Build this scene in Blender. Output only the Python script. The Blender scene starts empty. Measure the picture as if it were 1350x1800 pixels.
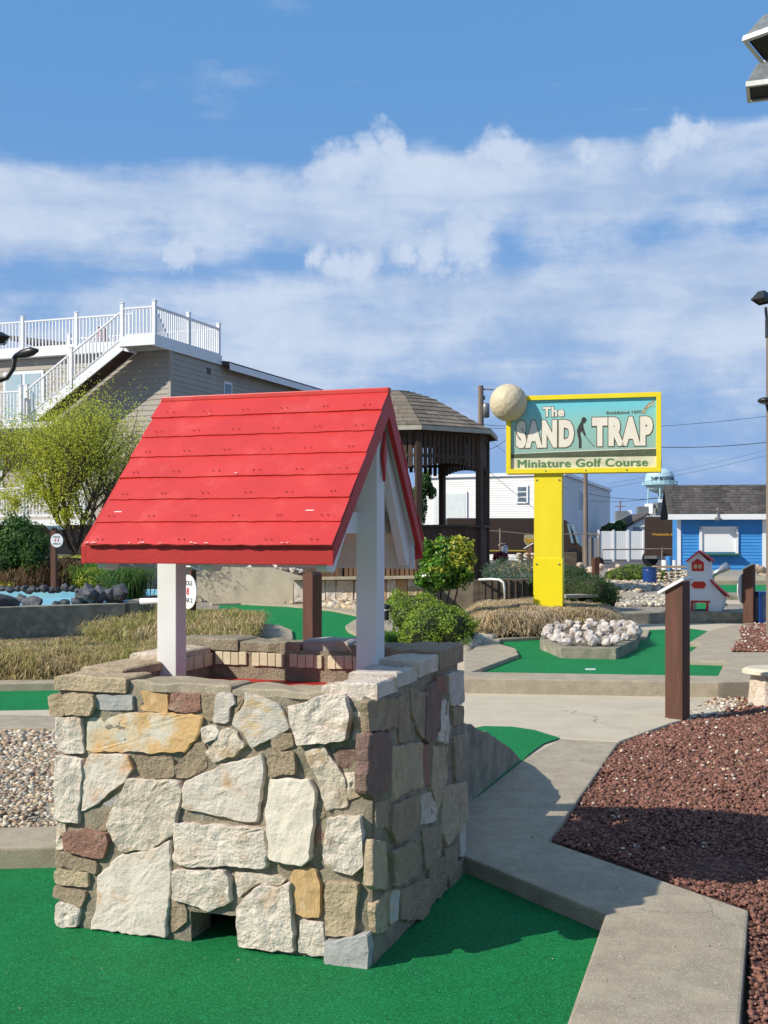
import bpy, bmesh, math, random
import numpy as np
from mathutils import Vector, Matrix, Euler
R = math.radians
S = bpy.context.scene
C = S.collection
RND = random.Random(7)
NR = np.random.RandomState(11)

# ------------------------------------------------------------------ camera
F, HZ, H = 2050.0, 942.0, 1.6          # focal length and horizon row (px of the 1350x1800 photo), eye height
cd = bpy.data.cameras.new('camera'); cam = bpy.data.objects.new('camera', cd); C.objects.link(cam)
cam.location = (0, 0, H); cam.rotation_euler = (R(90), 0, 0)
cd.sensor_fit = 'VERTICAL'; cd.sensor_height = 24; cd.lens = 24*F/1800; cd.shift_y = 42/1800
cd.clip_start = 0.05; cd.clip_end = 6000
S.camera = cam
S.view_settings.view_transform = 'Standard'; S.view_settings.look = 'None'
S.view_settings.gamma = 1; S.view_settings.use_curve_mapping = False
S.view_settings.exposure = 0.35

# ------------------------------------------------------------------ light
SUN_EL = R(36); TO_SUN = Vector((-0.894, -0.447, 0)).normalized()
sv = Vector((TO_SUN.x*math.cos(SUN_EL), TO_SUN.y*math.cos(SUN_EL), math.sin(SUN_EL)))
sd = bpy.data.lights.new('sun', 'SUN'); sd.energy = 4.5; sd.angle = R(0.53); sd.color = (1.0, 0.93, 0.80)
sun = bpy.data.objects.new('sun', sd); C.objects.link(sun)
sun.rotation_euler = sv.to_track_quat('Z', 'Y').to_euler(); sun.location = sv*50

W = bpy.data.worlds.new('World'); S.world = W; W.use_nodes = True
nt = W.node_tree; N = nt.nodes; L = nt.links; N.clear()
def nn(t, **k):
    n = N.new(t)
    for a, b in k.items(): setattr(n, a, b)
    return n
def mth(op, a, b=None, c=None, clamp=False):
    n = nn('ShaderNodeMath', operation=op, use_clamp=clamp)
    for i, v in enumerate((a, b, c)):
        if v is None: continue
        if isinstance(v, (int, float)): n.inputs[i].default_value = v
        else: L.new(v, n.inputs[i])
    return n.outputs[0]
def vm(op, a, b=None):
    n = nn('ShaderNodeVectorMath', operation=op)
    for i, v in enumerate((a, b)):
        if v is None: continue
        if isinstance(v, (tuple, list)): n.inputs[i].default_value = v
        else: L.new(v, n.inputs[i])
    return n.outputs['Value'] if op in ('LENGTH', 'DISTANCE') else n.outputs['Vector']
def smooth(v, a, b, lo=0.0, hi=1.0):
    n = nn('ShaderNodeMapRange', interpolation_type='SMOOTHSTEP')
    L.new(v, n.inputs[0])
    for i, x in zip((1, 2, 3, 4), (a, b, lo, hi)): n.inputs[i].default_value = x
    return n.outputs[0]
def noise(vec, scale, detail=6, rough=.55, dist=0.0):
    n = nn('ShaderNodeTexNoise'); L.new(vec, n.inputs['Vector'])
    n.inputs['Scale'].default_value = scale; n.inputs['Detail'].default_value = detail
    n.inputs['Roughness'].default_value = rough; n.inputs['Distortion'].default_value = dist
    return n
sky = nn('ShaderNodeTexSky', sky_type='NISHITA', sun_disc=False)
sky.sun_elevation = SUN_EL; sky.sun_rotation = math.atan2(sv.x, sv.y)
sky.altitude = 0; sky.air_density = 1.0; sky.dust_density = 0.35; sky.ozone_density = 2.4
tc = nn('ShaderNodeTexCoord')
dirv = vm('NORMALIZE', tc.outputs['Generated'])
sx = nn('ShaderNodeSeparateXYZ'); L.new(dirv, sx.inputs[0]); ez = sx.outputs[2]
st = vm('MULTIPLY', dirv, (1, 1, 4.4))
warp = noise(st, 5.0, 3)
wv = vm('MULTIPLY', vm('SUBTRACT', warp.outputs['Color'], (.5, .5, .5)), (.10, .10, .10))
st2 = vm('ADD', st, wv)
n1 = noise(vm('ADD', st2, (3.1, 7.7, 0.4)), 2.9, 9, .58)
n2 = noise(vm('ADD', dirv, (1.0, 2.0, 5.0)), 16.0, 7, .60)
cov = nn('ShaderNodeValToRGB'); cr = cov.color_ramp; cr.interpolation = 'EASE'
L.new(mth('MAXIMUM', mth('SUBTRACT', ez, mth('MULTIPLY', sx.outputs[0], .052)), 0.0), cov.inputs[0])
stops = [(0, .44), (.06, .58), (.105, .76), (.14, .98), (.205, 1.04), (.230, .70), (.250, .98), (.282, 1.04), (.298, .92), (.318, .44), (.40, .18), (1.0, .95)]  # last stop adds unseen overhead cloud, to make the shadow light less blue
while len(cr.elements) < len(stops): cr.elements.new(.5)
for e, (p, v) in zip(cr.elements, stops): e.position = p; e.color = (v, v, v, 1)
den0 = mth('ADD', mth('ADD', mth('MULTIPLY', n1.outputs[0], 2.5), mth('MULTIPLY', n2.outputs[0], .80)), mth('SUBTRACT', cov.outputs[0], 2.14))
# small puffs standing proud of the cloud bank
nd = noise(dirv, 34.0, 7, .68)
pv = vm('ADD', dirv, vm('MULTIPLY', vm('SUBTRACT', nd.outputs['Color'], (.5, .5, .5)), (.045, .045, .045)))
puffs = None
for px, py, r in [(645, 262, 30), (690, 255, 30), (670, 232, 20), (590, 285, 40), (870, 262, 34), (900, 272, 30), (1195, 228, 32), (1165, 262, 30), (1225, 240, 24),
                  (310, 450, 20), (560, 452, 24), (600, 470, 30), (712, 442, 24), (760, 452, 36), (820, 440, 50), (1030, 265, 20), (640, 470, 30)]:
    d = Vector(((px-675)/F, 1, (HZ-py)/F)).normalized()
    q = vm('DISTANCE', pv, tuple(d))
    m = smooth(q, r/F*1.5, r/F*.3)
    puffs = m if puffs is None else mth('MAXIMUM', puffs, m)
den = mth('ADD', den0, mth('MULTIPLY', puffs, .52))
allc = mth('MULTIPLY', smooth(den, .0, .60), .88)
shade = smooth(mth('ADD', mth('MULTIPLY', noise(vm('ADD', st2, (0, 0, .05)), 6.0, 7, .6).outputs[0], .8), mth('MULTIPLY', n2.outputs[0], .5)), .42, .86)
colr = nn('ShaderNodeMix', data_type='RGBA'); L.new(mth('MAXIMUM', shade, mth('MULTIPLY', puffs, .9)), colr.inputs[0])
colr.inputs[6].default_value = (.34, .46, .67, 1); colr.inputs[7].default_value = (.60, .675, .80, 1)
hz = nn('ShaderNodeMix', data_type='RGBA'); L.new(smooth(ez, .40, .0), hz.inputs[0])
hs = nn('ShaderNodeMix', data_type='RGBA'); hs.inputs[0].default_value = .82; L.new(sky.outputs[0], hs.inputs[6]); hs.inputs[7].default_value = (1.15, 3.05, 6.3, 1)
L.new(hs.outputs[2], hz.inputs[6]); hz.inputs[7].default_value = (2.35, 3.8, 6.5, 1)
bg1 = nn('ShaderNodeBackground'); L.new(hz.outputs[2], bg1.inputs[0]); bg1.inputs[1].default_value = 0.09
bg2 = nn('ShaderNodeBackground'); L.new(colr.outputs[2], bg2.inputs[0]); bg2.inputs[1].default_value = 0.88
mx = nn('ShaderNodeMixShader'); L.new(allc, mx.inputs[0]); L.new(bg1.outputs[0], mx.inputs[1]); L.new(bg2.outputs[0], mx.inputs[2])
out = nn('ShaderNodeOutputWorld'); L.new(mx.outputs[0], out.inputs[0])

# ------------------------------------------------------------------ helpers: pixels to places
def P(px, py, Y): return Vector(((px-675)/F*Y, Y, H-(py-HZ)/F*Y))
def G(px, py, z=0.0):
    Y = (H-z)*F/(py-HZ); return Vector(((px-675)/F*Y, Y, z))

# ------------------------------------------------------------------ helpers: materials
MATS = {}
def mat(name, c1, c2=None, rough=.8, scale=6.0, detail=5, bump=.0, bscale=40.0, spec=.35, c3=None, s3=1.5, t3=(.55, .7),
        island=0.0, metal=0.0, stretch=(1, 1, 1), obj=0.0, trans=0.0, speck=None, sscale=200, coat=0.0, bdist=.01, bvor=None, crack=0.0):
    if name in MATS: return MATS[name]
    m = bpy.data.materials.new(name); m.use_nodes = True; MATS[name] = m
    t = m.node_tree; n = t.nodes; l = t.links; b = n['Principled BSDF']
    g = n.new('ShaderNodeNewGeometry'); mp = n.new('ShaderNodeVectorMath'); mp.operation = 'MULTIPLY'
    l.new(g.outputs['Position'], mp.inputs[0]); mp.inputs[1].default_value = stretch
    V = mp.outputs[0]
    def nz(sc, de=5, ro=.6):
        x = n.new('ShaderNodeTexNoise'); l.new(V, x.inputs['Vector']); x.inputs['Scale'].default_value = sc
        x.inputs['Detail'].default_value = de; x.inputs['Roughness'].default_value = ro; return x.outputs[0]
    def mr(v, a, bb):
        x = n.new('ShaderNodeMapRange'); x.interpolation_type = 'SMOOTHSTEP'; l.new(v, x.inputs[0]); x.inputs[1].default_value = a; x.inputs[2].default_value = bb; return x.outputs[0]
    def mix(f, A, B, mode='MIX'):
        x = n.new('ShaderNodeMix'); x.data_type = 'RGBA'; x.blend_type = mode
        if isinstance(f, float): x.inputs[0].default_value = f
        else: l.new(f, x.inputs[0])
        for i, v in ((6, A), (7, B)):
            if isinstance(v, tuple): x.inputs[i].default_value = (*v[:3], 1)
            else: l.new(v, x.inputs[i])
        return x.outputs[2]
    c2 = c2 or tuple(x*.8 for x in c1)
    col = mix(mr(nz(scale, detail), .33, .67), c1, c2)
    if c3: col = mix(mr(nz(s3, 6, .65), *t3), col, c3)
    if speck:
        v = n.new('ShaderNodeTexVoronoi'); l.new(V, v.inputs['Vector']); v.inputs['Scale'].default_value = sscale
        sp = n.new('ShaderNodeSeparateColor'); l.new(v.outputs['Color'], sp.inputs[0])
        for (cc, lo, hi) in speck:
            if lo < hi: col = mix(mr(sp.outputs[0], lo, hi), col, cc)
            else: col = mix(mr(sp.outputs[1], hi, lo), cc, col)
    if crack:
        nzv = n.new('ShaderNodeTexNoise'); l.new(V, nzv.inputs['Vector']); nzv.inputs['Scale'].default_value = 3; nzv.inputs['Detail'].default_value = 6
        ad = n.new('ShaderNodeVectorMath'); ad.operation = 'MULTIPLY_ADD'; l.new(nzv.outputs['Color'], ad.inputs[0]); ad.inputs[1].default_value = (.35, .35, .35); l.new(V, ad.inputs[2])
        vc = n.new('ShaderNodeTexVoronoi'); vc.feature = 'DISTANCE_TO_EDGE'; l.new(ad.outputs[0], vc.inputs['Vector']); vc.inputs['Scale'].default_value = crack
        k1 = n.new('ShaderNodeMath'); k1.operation = 'SUBTRACT'; k1.inputs[0].default_value = 1.0; l.new(mr(vc.outputs['Distance'], .0, .0045), k1.inputs[1])
        k2 = n.new('ShaderNodeMath'); k2.operation = 'MULTIPLY'; l.new(k1.outputs[0], k2.inputs[0]); l.new(mr(nz(.9, 3), .50, .58), k2.inputs[1])
        col = mix(k2.outputs[0], col, (.09, .075, .06))
    if island or obj:
        if obj:
            oi = n.new('ShaderNodeObjectInfo'); rnd = oi.outputs['Random']; amt = obj
        else: rnd = g.outputs['Random Per Island']; amt = island
        a = n.new('ShaderNodeMapRange'); l.new(rnd, a.inputs[0]); a.inputs[3].default_value = 1-amt; a.inputs[4].default_value = 1+amt
        cc = n.new('ShaderNodeVectorMath'); cc.operation = 'SCALE'; l.new(col, cc.inputs[0]); l.new(a.outputs[0], cc.inputs['Scale']); col = cc.outputs[0]
    l.new(col, b.inputs['Base Color'])
    b.inputs['Roughness'].default_value = rough; b.inputs['Metallic'].default_value = metal
    b.inputs['Specular IOR Level'].default_value = spec
    if coat: b.inputs['Coat Weight'].default_value = coat; b.inputs['Coat Roughness'].default_value = .25
    if bump:
        bp = n.new('ShaderNodeBump'); bp.inputs['Strength'].default_value = bump; bp.inputs['Distance'].default_value = bdist
        l.new(nz(bscale, 6, .65), bp.inputs['Height']); l.new(bp.outputs[0], b.inputs['Normal'])
        if bvor:
            v2 = n.new('ShaderNodeTexVoronoi'); l.new(V, v2.inputs['Vector']); v2.inputs['Scale'].default_value = bvor
            b2 = n.new('ShaderNodeBump'); b2.inputs['Strength'].default_value = .6; b2.inputs['Distance'].default_value = bdist; b2.invert = True
            l.new(v2.outputs[0], b2.inputs['Height']); l.new(b2.outputs[0], bp.inputs['Normal'])
    if trans:
        tr = n.new('ShaderNodeBsdfTranslucent'); l.new(col, tr.inputs[0]); ms = n.new('ShaderNodeMixShader'); ms.inputs[0].default_value = trans
        l.new(b.outputs[0], ms.inputs[1]); l.new(tr.outputs[0], ms.inputs[2]); l.new(ms.outputs[0], n['Material Output'].inputs[0])
    return m

# ------------------------------------------------------------------ helpers: meshes
class MB:
    def __init__(s): s.v = []; s.f = []; s.sm = False
    def add(s, vs, fs):
        o = len(s.v); s.v += [Vector(v) for v in vs]; s.f += [tuple(i+o for i in f) for f in fs]; return s
    def box(s, c, d, rz=0.0, rx=0.0, ry=0.0):
        M = Euler((rx, ry, rz)).to_matrix(); c = Vector(c); h = Vector(d)/2
        vs = [c+M@Vector((x*h.x, y*h.y, z*h.z)) for x in (-1, 1) for y in (-1, 1) for z in (-1, 1)]
        return s.add(vs, [(0, 1, 3, 2), (4, 6, 7, 5), (0, 4, 5, 1), (2, 3, 7, 6), (0, 2, 6, 4), (1, 5, 7, 3)])
    def bar(s, a, b, w, t, up=(0, 0, 1)):            # rectangular bar from a to b; w across, t along 'up'
        a, b = Vector(a), Vector(b); d = (b-a).normalized(); u = Vector(up); x = d.cross(u)
        if x.length < 1e-4: x = d.cross(Vector((0, 1, 0)))
        x.normalize(); y = x.cross(d).normalized()
        vs = [p+x*i*w/2+y*j*t/2 for p in (a, b) for i, j in ((-1, -1), (1, -1), (1, 1), (-1, 1))]
        return s.add(vs, [(0, 3, 2, 1), (4, 5, 6, 7), (0, 1, 5, 4), (1, 2, 6, 5), (2, 3, 7, 6), (3, 0, 4, 7)])
    def tube(s, pts, r, n=8, cap=True):
        pts = [Vector(p) for p in pts]; rs = r if isinstance(r, (list, tuple)) else [r]*len(pts); vs = []; fs = []
        for i, p in enumerate(pts):
            d = (pts[min(i+1, len(pts)-1)]-pts[max(i-1, 0)]).normalized()
            x = d.cross(Vector((0, 0, 1)));
            if x.length < .05: x = d.cross(Vector((0, 1, 0)))
            x.normalize(); y = d.cross(x).normalized()
            vs += [p+(x*math.cos(2*math.pi*k/n)+y*math.sin(2*math.pi*k/n))*rs[i] for k in range(n)]
        for i in range(len(pts)-1):
            for k in range(n):
                fs.append((i*n+k, (i+1)*n+k, (i+1)*n+(k+1) % n, i*n+(k+1) % n))
        if cap: fs += [tuple(range(n)), tuple(reversed(range((len(pts)-1)*n, len(pts)*n)))]
        return s.add(vs, fs)
    def prism(s, poly, z0, z1):                       # xy outline raised from z0 to z1
        n = len(poly); ar = sum(poly[i][0]*poly[(i+1) % n][1]-poly[(i+1) % n][0]*poly[i][1] for i in range(n))
        if ar < 0: poly = list(reversed(poly))
        vs = [(p[0], p[1], z0) for p in poly]+[(p[0], p[1], z1) for p in poly]
        fs = [tuple(reversed(range(n))), tuple(range(n, 2*n))]+[(i, (i+1) % n, n+(i+1) % n, n+i) for i in range(n)]
        return s.add(vs, fs)
    def extrude(s, poly, O, X, Y, d):                 # polygon in plane (O; X,Y) pushed by vector d
        n = len(poly); O, X, Y, d = Vector(O), Vector(X), Vector(Y), Vector(d)
        a = [O+X*p[0]+Y*p[1] for p in poly]
        nrm = X.cross(Y); ar = sum(poly[i][0]*poly[(i+1) % n][1]-poly[(i+1) % n][0]*poly[i][1] for i in range(n))
        if (ar > 0) != (nrm.dot(d) > 0): a.reverse()
        vs = a+[p+d for p in a]
        return s.add(vs, [tuple(reversed(range(n))), tuple(range(n, 2*n))]+[(i, (i+1) % n, n+(i+1) % n, n+i) for i in range(n)])
    def ball(s, c, r, seg=16, ring=10, sc=(1, 1, 1)):
        vs = []; fs = []
        for j in range(ring+1):
            for i in range(seg):
                a = 2*math.pi*i/seg; b = math.pi*j/ring
                vs.append((c[0]+r*sc[0]*math.sin(b)*math.cos(a), c[1]+r*sc[1]*math.sin(b)*math.sin(a), c[2]+r*sc[2]*math.cos(b)))
        for j in range(ring):
            for i in range(seg): fs.append((j*seg+i, (j+1)*seg+i, (j+1)*seg+(i+1) % seg, j*seg+(i+1) % seg))
        return s.add(vs, fs)
    def lathe(s, c, prof, seg=24):
        vs = [(c[0]+r*math.cos(2*math.pi*i/seg), c[1]+r*math.sin(2*math.pi*i/seg), c[2]+z) for r, z in prof for i in range(seg)]
        fs = [(j*seg+i, j*seg+(i+1) % seg, (j+1)*seg+(i+1) % seg, (j+1)*seg+i) for j in range(len(prof)-1) for i in range(seg)]
        return s.add(vs, fs)
    def rock(s, c, r, seed, sc=(1, 1, 1), jag=.25, sub=2):
        bm = bmesh.new(); bmesh.ops.create_icosphere(bm, subdivisions=sub, radius=1)
        rr = random.Random(seed); pl = [(Vector((rr.gauss(0, 1), rr.gauss(0, 1), rr.gauss(0, 1))).normalized(), rr.uniform(.5, .9)) for _ in range(15)]
        rz = Euler((0, 0, rr.uniform(0, 6.3))).to_matrix()
        for v in bm.verts:
            p = v.co.normalized()
            for q, d in pl:
                k = p.dot(q)
                if k > d*.999: p = p*(d/k) if k > d else p
            p = p*(1+rr.uniform(-jag, jag)*.3)
            v.co = rz@Vector((p.x*sc[0]*r, p.y*sc[1]*r, p.z*sc[2]*r))
        o = len(s.v); s.v += [v.co+Vector(c) for v in bm.verts]; s.f += [tuple(v.index+o for v in f.verts) for f in bm.faces]; bm.free(); return s

def link(name, me, m, parent=None, label=None, cat=None, group=None, kind=None):
    o = bpy.data.objects.new(name, me); C.objects.link(o)
    if m is not None: me.materials.append(m)
    if parent is not None: o.parent = parent
    for k, v in (('label', label), ('category', cat), ('group', group), ('kind', kind)):
        if v: o[k] = v
    return o
def thing(name, label, cat, loc=(0, 0, 0), rz=0.0, group=None):
    o = bpy.data.objects.new(name, None); C.objects.link(o); o.location = loc; o.rotation_euler = (0, 0, rz); o.empty_display_size = .1
    o['label'] = label; o['category'] = cat
    if group: o['group'] = group
    o.matrix_world = Matrix.Translation(Vector(loc)) @ Matrix.Rotation(rz, 4, 'Z')
    return o
def root_of(o):
    while o.parent: o = o.parent
    return o
def part(name, mb, m, parent, w=True, smooth=False, label=None, kind=None, bevel=0.0, tri=True):
    """w: the builder's vertices are in world space; they are moved into the parent's frame."""
    vs = mb.v
    if w and parent is not None:
        M = (Matrix.Translation(root_of(parent).location) @ root_of(parent).rotation_euler.to_matrix().to_4x4()).inverted(); vs = [M@v for v in vs]
    me = bpy.data.meshes.new(name); me.from_pydata([tuple(v) for v in vs], [], mb.f)
    fin(me, bevel, smooth)
    return link(name, me, m, parent, label=label, kind=kind)
def fin(me, bevel, smooth):
    if bevel or any(len(p.vertices) > 4 for p in me.polygons):
        bm = bmesh.new(); bm.from_mesh(me)
        bmesh.ops.recalc_face_normals(bm, faces=bm.faces)
        if bevel:
            es = [e for e in bm.edges if len(e.link_faces) == 2 and e.calc_face_angle(0) > .5]
            bmesh.ops.bevel(bm, geom=es, offset=bevel, segments=2, affect='EDGES', profile=.6)
        big = [f for f in bm.faces if len(f.verts) > 4]
        bmesh.ops.triangulate(bm, faces=big); bm.to_mesh(me); bm.free()
    if smooth: me.polygons.foreach_set('use_smooth', [True]*len(me.polygons))
    me.update()
def solo(name, mb, m, label=None, cat=None, group=None, kind=None, smooth=False, bevel=0.0):
    """a thing (or piece of the setting) that is one mesh; origin at its base"""
    xs = [v.x for v in mb.v]; ys = [v.y for v in mb.v]; zs = [v.z for v in mb.v]
    o0 = Vector(((min(xs)+max(xs))/2, (min(ys)+max(ys))/2, min(zs)))
    me = bpy.data.meshes.new(name); me.from_pydata([tuple(v-o0) for v in mb.v], [], mb.f); fin(me, bevel, smooth)
    o = link(name, me, m, None, label, cat, group, kind); o.location = o0; return o
def npmesh(name, V, Fc):
    V = np.asarray(V, dtype=np.float32).reshape(-1, 3); Fc = np.asarray(Fc, dtype=np.int32); k = Fc.shape[1]
    me = bpy.data.meshes.new(name); me.vertices.add(len(V)); me.vertices.foreach_set('co', V.ravel())
    me.loops.add(Fc.size); me.loops.foreach_set('vertex_index', Fc.ravel())
    me.polygons.add(len(Fc)); me.polygons.foreach_set('loop_start', np.arange(0, Fc.size, k, dtype=np.int32))
    try: me.polygons.foreach_set('loop_total', np.full(len(Fc), k, dtype=np.int32))
    except Exception: pass
    me.update(calc_edges=True); return me
def rotmats(n, tilt=1.0):
    q = NR.normal(size=(n, 4)); q /= np.linalg.norm(q, axis=1, keepdims=True); w, x, y, z = q.T
    return np.stack([1-2*(y*y+z*z), 2*(x*y-z*w), 2*(x*z+y*w), 2*(x*y+z*w), 1-2*(x*x+z*z), 2*(y*z-x*w), 2*(x*z-y*w), 2*(y*z+x*w), 1-2*(x*x+y*y)], 1).reshape(-1, 3, 3)
def chunks(name, pts, sizes, flat=(1, 1, .7), jag=.3, variants=12, sub=1, low=False):
    bm = bmesh.new()
    if low: bmesh.ops.create_cube(bm, size=1.2)
    else: bmesh.ops.create_icosphere(bm, subdivisions=sub, radius=.5)
    bmesh.ops.triangulate(bm, faces=bm.faces)
    bv = np.array([v.co[:] for v in bm.verts]); bf = np.array([[v.index for v in f.verts] for f in bm.faces]); bm.free()
    var = np.stack([bv*(1+NR.uniform(-jag, jag, size=(len(bv), 1)))*NR.uniform(.75, 1.2, size=(1, 3)) for _ in range(variants)])
    n = len(pts); k = NR.randint(0, variants, n); Rm = rotmats(n)
    Vv = np.einsum('nij,nvj->nvi', Rm, var[k])*np.asarray(sizes)[:, None, None]*np.array(flat)[None, None, :]+np.asarray(pts)[:, None, :]
    Ff = bf[None]+(np.arange(n)*len(bv))[:, None, None]
    return npmesh(name, Vv, Ff.reshape(-1, 3))
def leaves(name, pts, size, aspect=.5, up=.0, nrm=None):
    n = len(pts); Rm = rotmats(n); q = np.array([[-.5, 0, 0], [0, -aspect/2, .06], [.5, 0, 0], [0, aspect/2, .06]])
    s = size*NR.uniform(.6, 1.35, n)
    if nrm is not None:
        z = nrm+NR.normal(size=(n, 3))*.55; z /= np.linalg.norm(z, axis=1, keepdims=True)
        a = NR.normal(size=(n, 3)); x = np.cross(a, z); x /= np.linalg.norm(x, axis=1, keepdims=True); y = np.cross(z, x)
        Rm = np.stack([x, y, z], 2)
    V = np.einsum('nij,vj->nvi', Rm, q)*s[:, None, None]+np.asarray(pts)[:, None, :]
    Ff = np.arange(n*4).reshape(-1, 4); return npmesh(name, V, Ff)
def inpoly(pts, poly):
    x, y = pts[:, 0], pts[:, 1]; ins = np.zeros(len(pts), bool); n = len(poly)
    for i in range(n):
        x1, y1 = poly[i][:2]; x2, y2 = poly[(i+1) % n][:2]
        if y1 == y2: continue
        c = ((y1 > y) != (y2 > y)) & (x < (x2-x1)*(y-y1)/(y2-y1)+x1); ins ^= c
    return ins
def scatter(poly, n):
    p = np.array([q[:2] for q in poly]); lo, hi = p.min(0), p.max(0); pts = NR.uniform(lo, hi, size=(int(n), 2)); return pts[inpoly(pts, poly)]
def text(name, body, m, parent, O, X, Y, w, h, d=.004, bold=0.0, shear=0.0, off=0.0, spacing=1.0, gap=0.0):
    """lettering of width w, height h on the plane (O; X, Y), raised by d; world or local like O"""
    cu = bpy.data.curves.new(name, 'FONT'); cu.body = body; cu.offset = bold; cu.shear = shear; cu.space_character = spacing; cu.resolution_u = 3
    cu.extrude = .01
    ob = bpy.data.objects.new(name, cu); C.objects.link(ob)
    dg = bpy.context.evaluated_depsgraph_get(); me = bpy.data.meshes.new_from_object(ob.evaluated_get(dg)); bpy.data.objects.remove(ob)
    co = np.empty(len(me.vertices)*3); me.vertices.foreach_get('co', co); co = co.reshape(-1, 3); lo, hi = co.min(0), co.max(0)
    O, X, Y = Vector(O), Vector(X).normalized(), Vector(Y).normalized(); Z = X.cross(Y)
    t = (co-lo)/(hi-lo+1e-9)
    nw = np.outer(t[:, 0]*(w+2*gap)-gap, X)+np.outer(t[:, 1]*(h+2*gap)-gap, Y)+np.outer(t[:, 2]*d+off, Z)+np.array(O)
    me.vertices.foreach_set('co', nw.astype(np.float32).ravel()); me.update(); me.name = name; me.materials.clear()
    return link(name, me, m, parent)
def pxs(pts, z): return [tuple(G(x, y, z)[:2]) for x, y in pts]
def copy_thing(o, loc, rz=None, label=None):
    c = o.copy(); C.objects.link(c); c.location = loc
    if rz is not None: c.rotation_euler = (0, 0, rz)
    if label: c['label'] = label
    for ch in list(o.children):
        d = ch.copy(); C.objects.link(d); d.parent = c
        for g in list(ch.children):
            e = g.copy(); C.objects.link(e); e.parent = d
    return c
def dup_part(o, off):
    c = o.copy(); C.objects.link(c); c.location = Vector(o.location)+Vector(off); return c
# ------------------------------------------------------------------ materials
M_turf = mat('turf', (.006, .230, .060), (.005, .190, .048), c3=(.014, .205, .066), s3=.9, t3=(.48, .72), rough=.75, scale=2.2, bump=1.0, bscale=230, bdist=.012, spec=.2, speck=[((.02, .33, .11), .78, .86), ((.003, .12, .035), .22, .08)], sscale=190)
M_conc = mat('concrete', (.385, .325, .235), (.30, .25, .18), crack=1.3, rough=.9, scale=7, bump=.8, bscale=160, c3=(.27, .23, .17), s3=3.2, t3=(.5, .75), speck=[((.47, .41, .31), .88, .92), ((.31, .27, .21), .09, .03)], sscale=230, bdist=.004, spec=.25)
M_conc_path = mat('path_concrete', (.50, .43, .32), (.44, .38, .285), crack=.6, rough=.9, scale=3, bump=.3, bscale=150, c3=(.40, .345, .26), s3=1.2, speck=[((.50, .46, .38), .9, .94)], sscale=150, bdist=.003, spec=.2)
M_conc_old = mat('weathered_concrete', (.30, .275, .21), (.19, .175, .13), rough=.95, scale=7, bump=.7, bscale=60, c3=(.40, .36, .27), s3=4, bdist=.012, spec=.2)
M_mortar = mat('mortar', (.34, .295, .215), (.255, .215, .155), rough=.95, scale=14, bump=1.0, bscale=90, c3=(.23, .20, .155), s3=8, bdist=.012, spec=.15)
M_stucco = mat('stucco', (.42, .37, .28), (.37, .32, .24), rough=.95, scale=3, bump=.5, bscale=50, c3=(.30, .27, .21), s3=2.5, bdist=.01)
M_soil = mat('soil', (.20, .165, .12), (.13, .11, .08), rough=1, scale=3, bump=.8, bscale=30)
M_gravelg = mat('gravel_ground', (.36, .32, .26), (.24, .21, .17), rough=1, scale=60, bump=.9, bscale=80, bdist=.02, bvor=45, speck=[((.5, .46, .4), .75, .8), ((.14, .12, .10), .2, .1)], sscale=45)
M_road = mat('asphalt', (.11, .105, .10), (.085, .08, .08), rough=.9, scale=2, bump=.3, bscale=90)
M_lava = mat('lava_rock', (.25, .120, .088), (.17, .082, .060), rough=.95, scale=30, bump=.9, bscale=160, bdist=.006, island=.45, spec=.2)
M_lava_soil = mat('lava_soil', (.13, .055, .046), (.085, .04, .034), rough=1, scale=30, bump=1, bscale=90)
def peb(nm, c): return mat(nm, c, tuple(x*.75 for x in c), rough=.75, scale=40, bump=.2, bscale=120, island=.4, spec=.35)
M_peb = [peb('pebble_grey', (.36, .32, .255)), peb('pebble_tan', (.52, .39, .25)), peb('pebble_brown', (.33, .22, .145)), peb('pebble_pale', (.62, .55, .43))]
M_chip = mat('marble_chip', (.62, .55, .47), (.48, .40, .33), rough=.7, scale=20, bump=.3, island=.3)
def stone(nm, a, b, c=None, t=(.55, .7), s3=7, st=(1, 1, 1), bs=55, bump=1.0): return mat(nm, a, b, rough=.85, scale=13, bump=bump, bscale=bs, bdist=.018, c3=c, s3=s3, t3=t, spec=.25, stretch=st)
ST = {
 'w': stone('stone_white', (.75, .655, .555), (.66, .565, .47), (.56, .43, .31), t=(.52, .68)),
 'q': stone('stone_cream', (.69, .59, .48), (.58, .485, .385), (.46, .34, .21), t=(.5, .66), bs=45),
 'r': stone('stone_pale_rust', (.66, .58, .50), (.57, .49, .41), (.54, .30, .14), t=(.52, .68), s3=5, bump=.5),
 'g': stone('stone_grey', (.38, .375, .36), (.32, .31, .295), (.42, .36, .27), bump=.4),
 'l': stone('stone_light_grey', (.58, .52, .45), (.48, .43, .38), (.55, .40, .23), t=(.52, .68), bump=.5, st=(1, 1, 2.5)),
 't': stone('stone_tan', (.53, .415, .27), (.44, .34, .225), (.35, .25, .155)),
 'o': stone('stone_orange', (.56, .36, .17), (.44, .28, .13), (.58, .46, .29), bump=.4, st=(2.5, 2.5, 1)),
 'm': stone('stone_mottled', (.58, .51, .39), (.52, .49, .41), (.55, .35, .16), t=(.42, .56), s3=3.5, bump=.4),
 'b': stone('stone_brown', (.39, .295, .195), (.31, .235, .16), (.46, .36, .25)),
 'd': stone('stone_red', (.36, .185, .135), (.28, .15, .115), (.40, .27, .20)),
 'u': stone('stone_mauve', (.27, .17, .135), (.21, .135, .11), (.33, .24, .19)),
 'p': stone('stone_pink', (.70, .62, .51), (.63, .55, .45), (.58, .32, .21), t=(.62, .74), s3=4, bump=.4),
}
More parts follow.
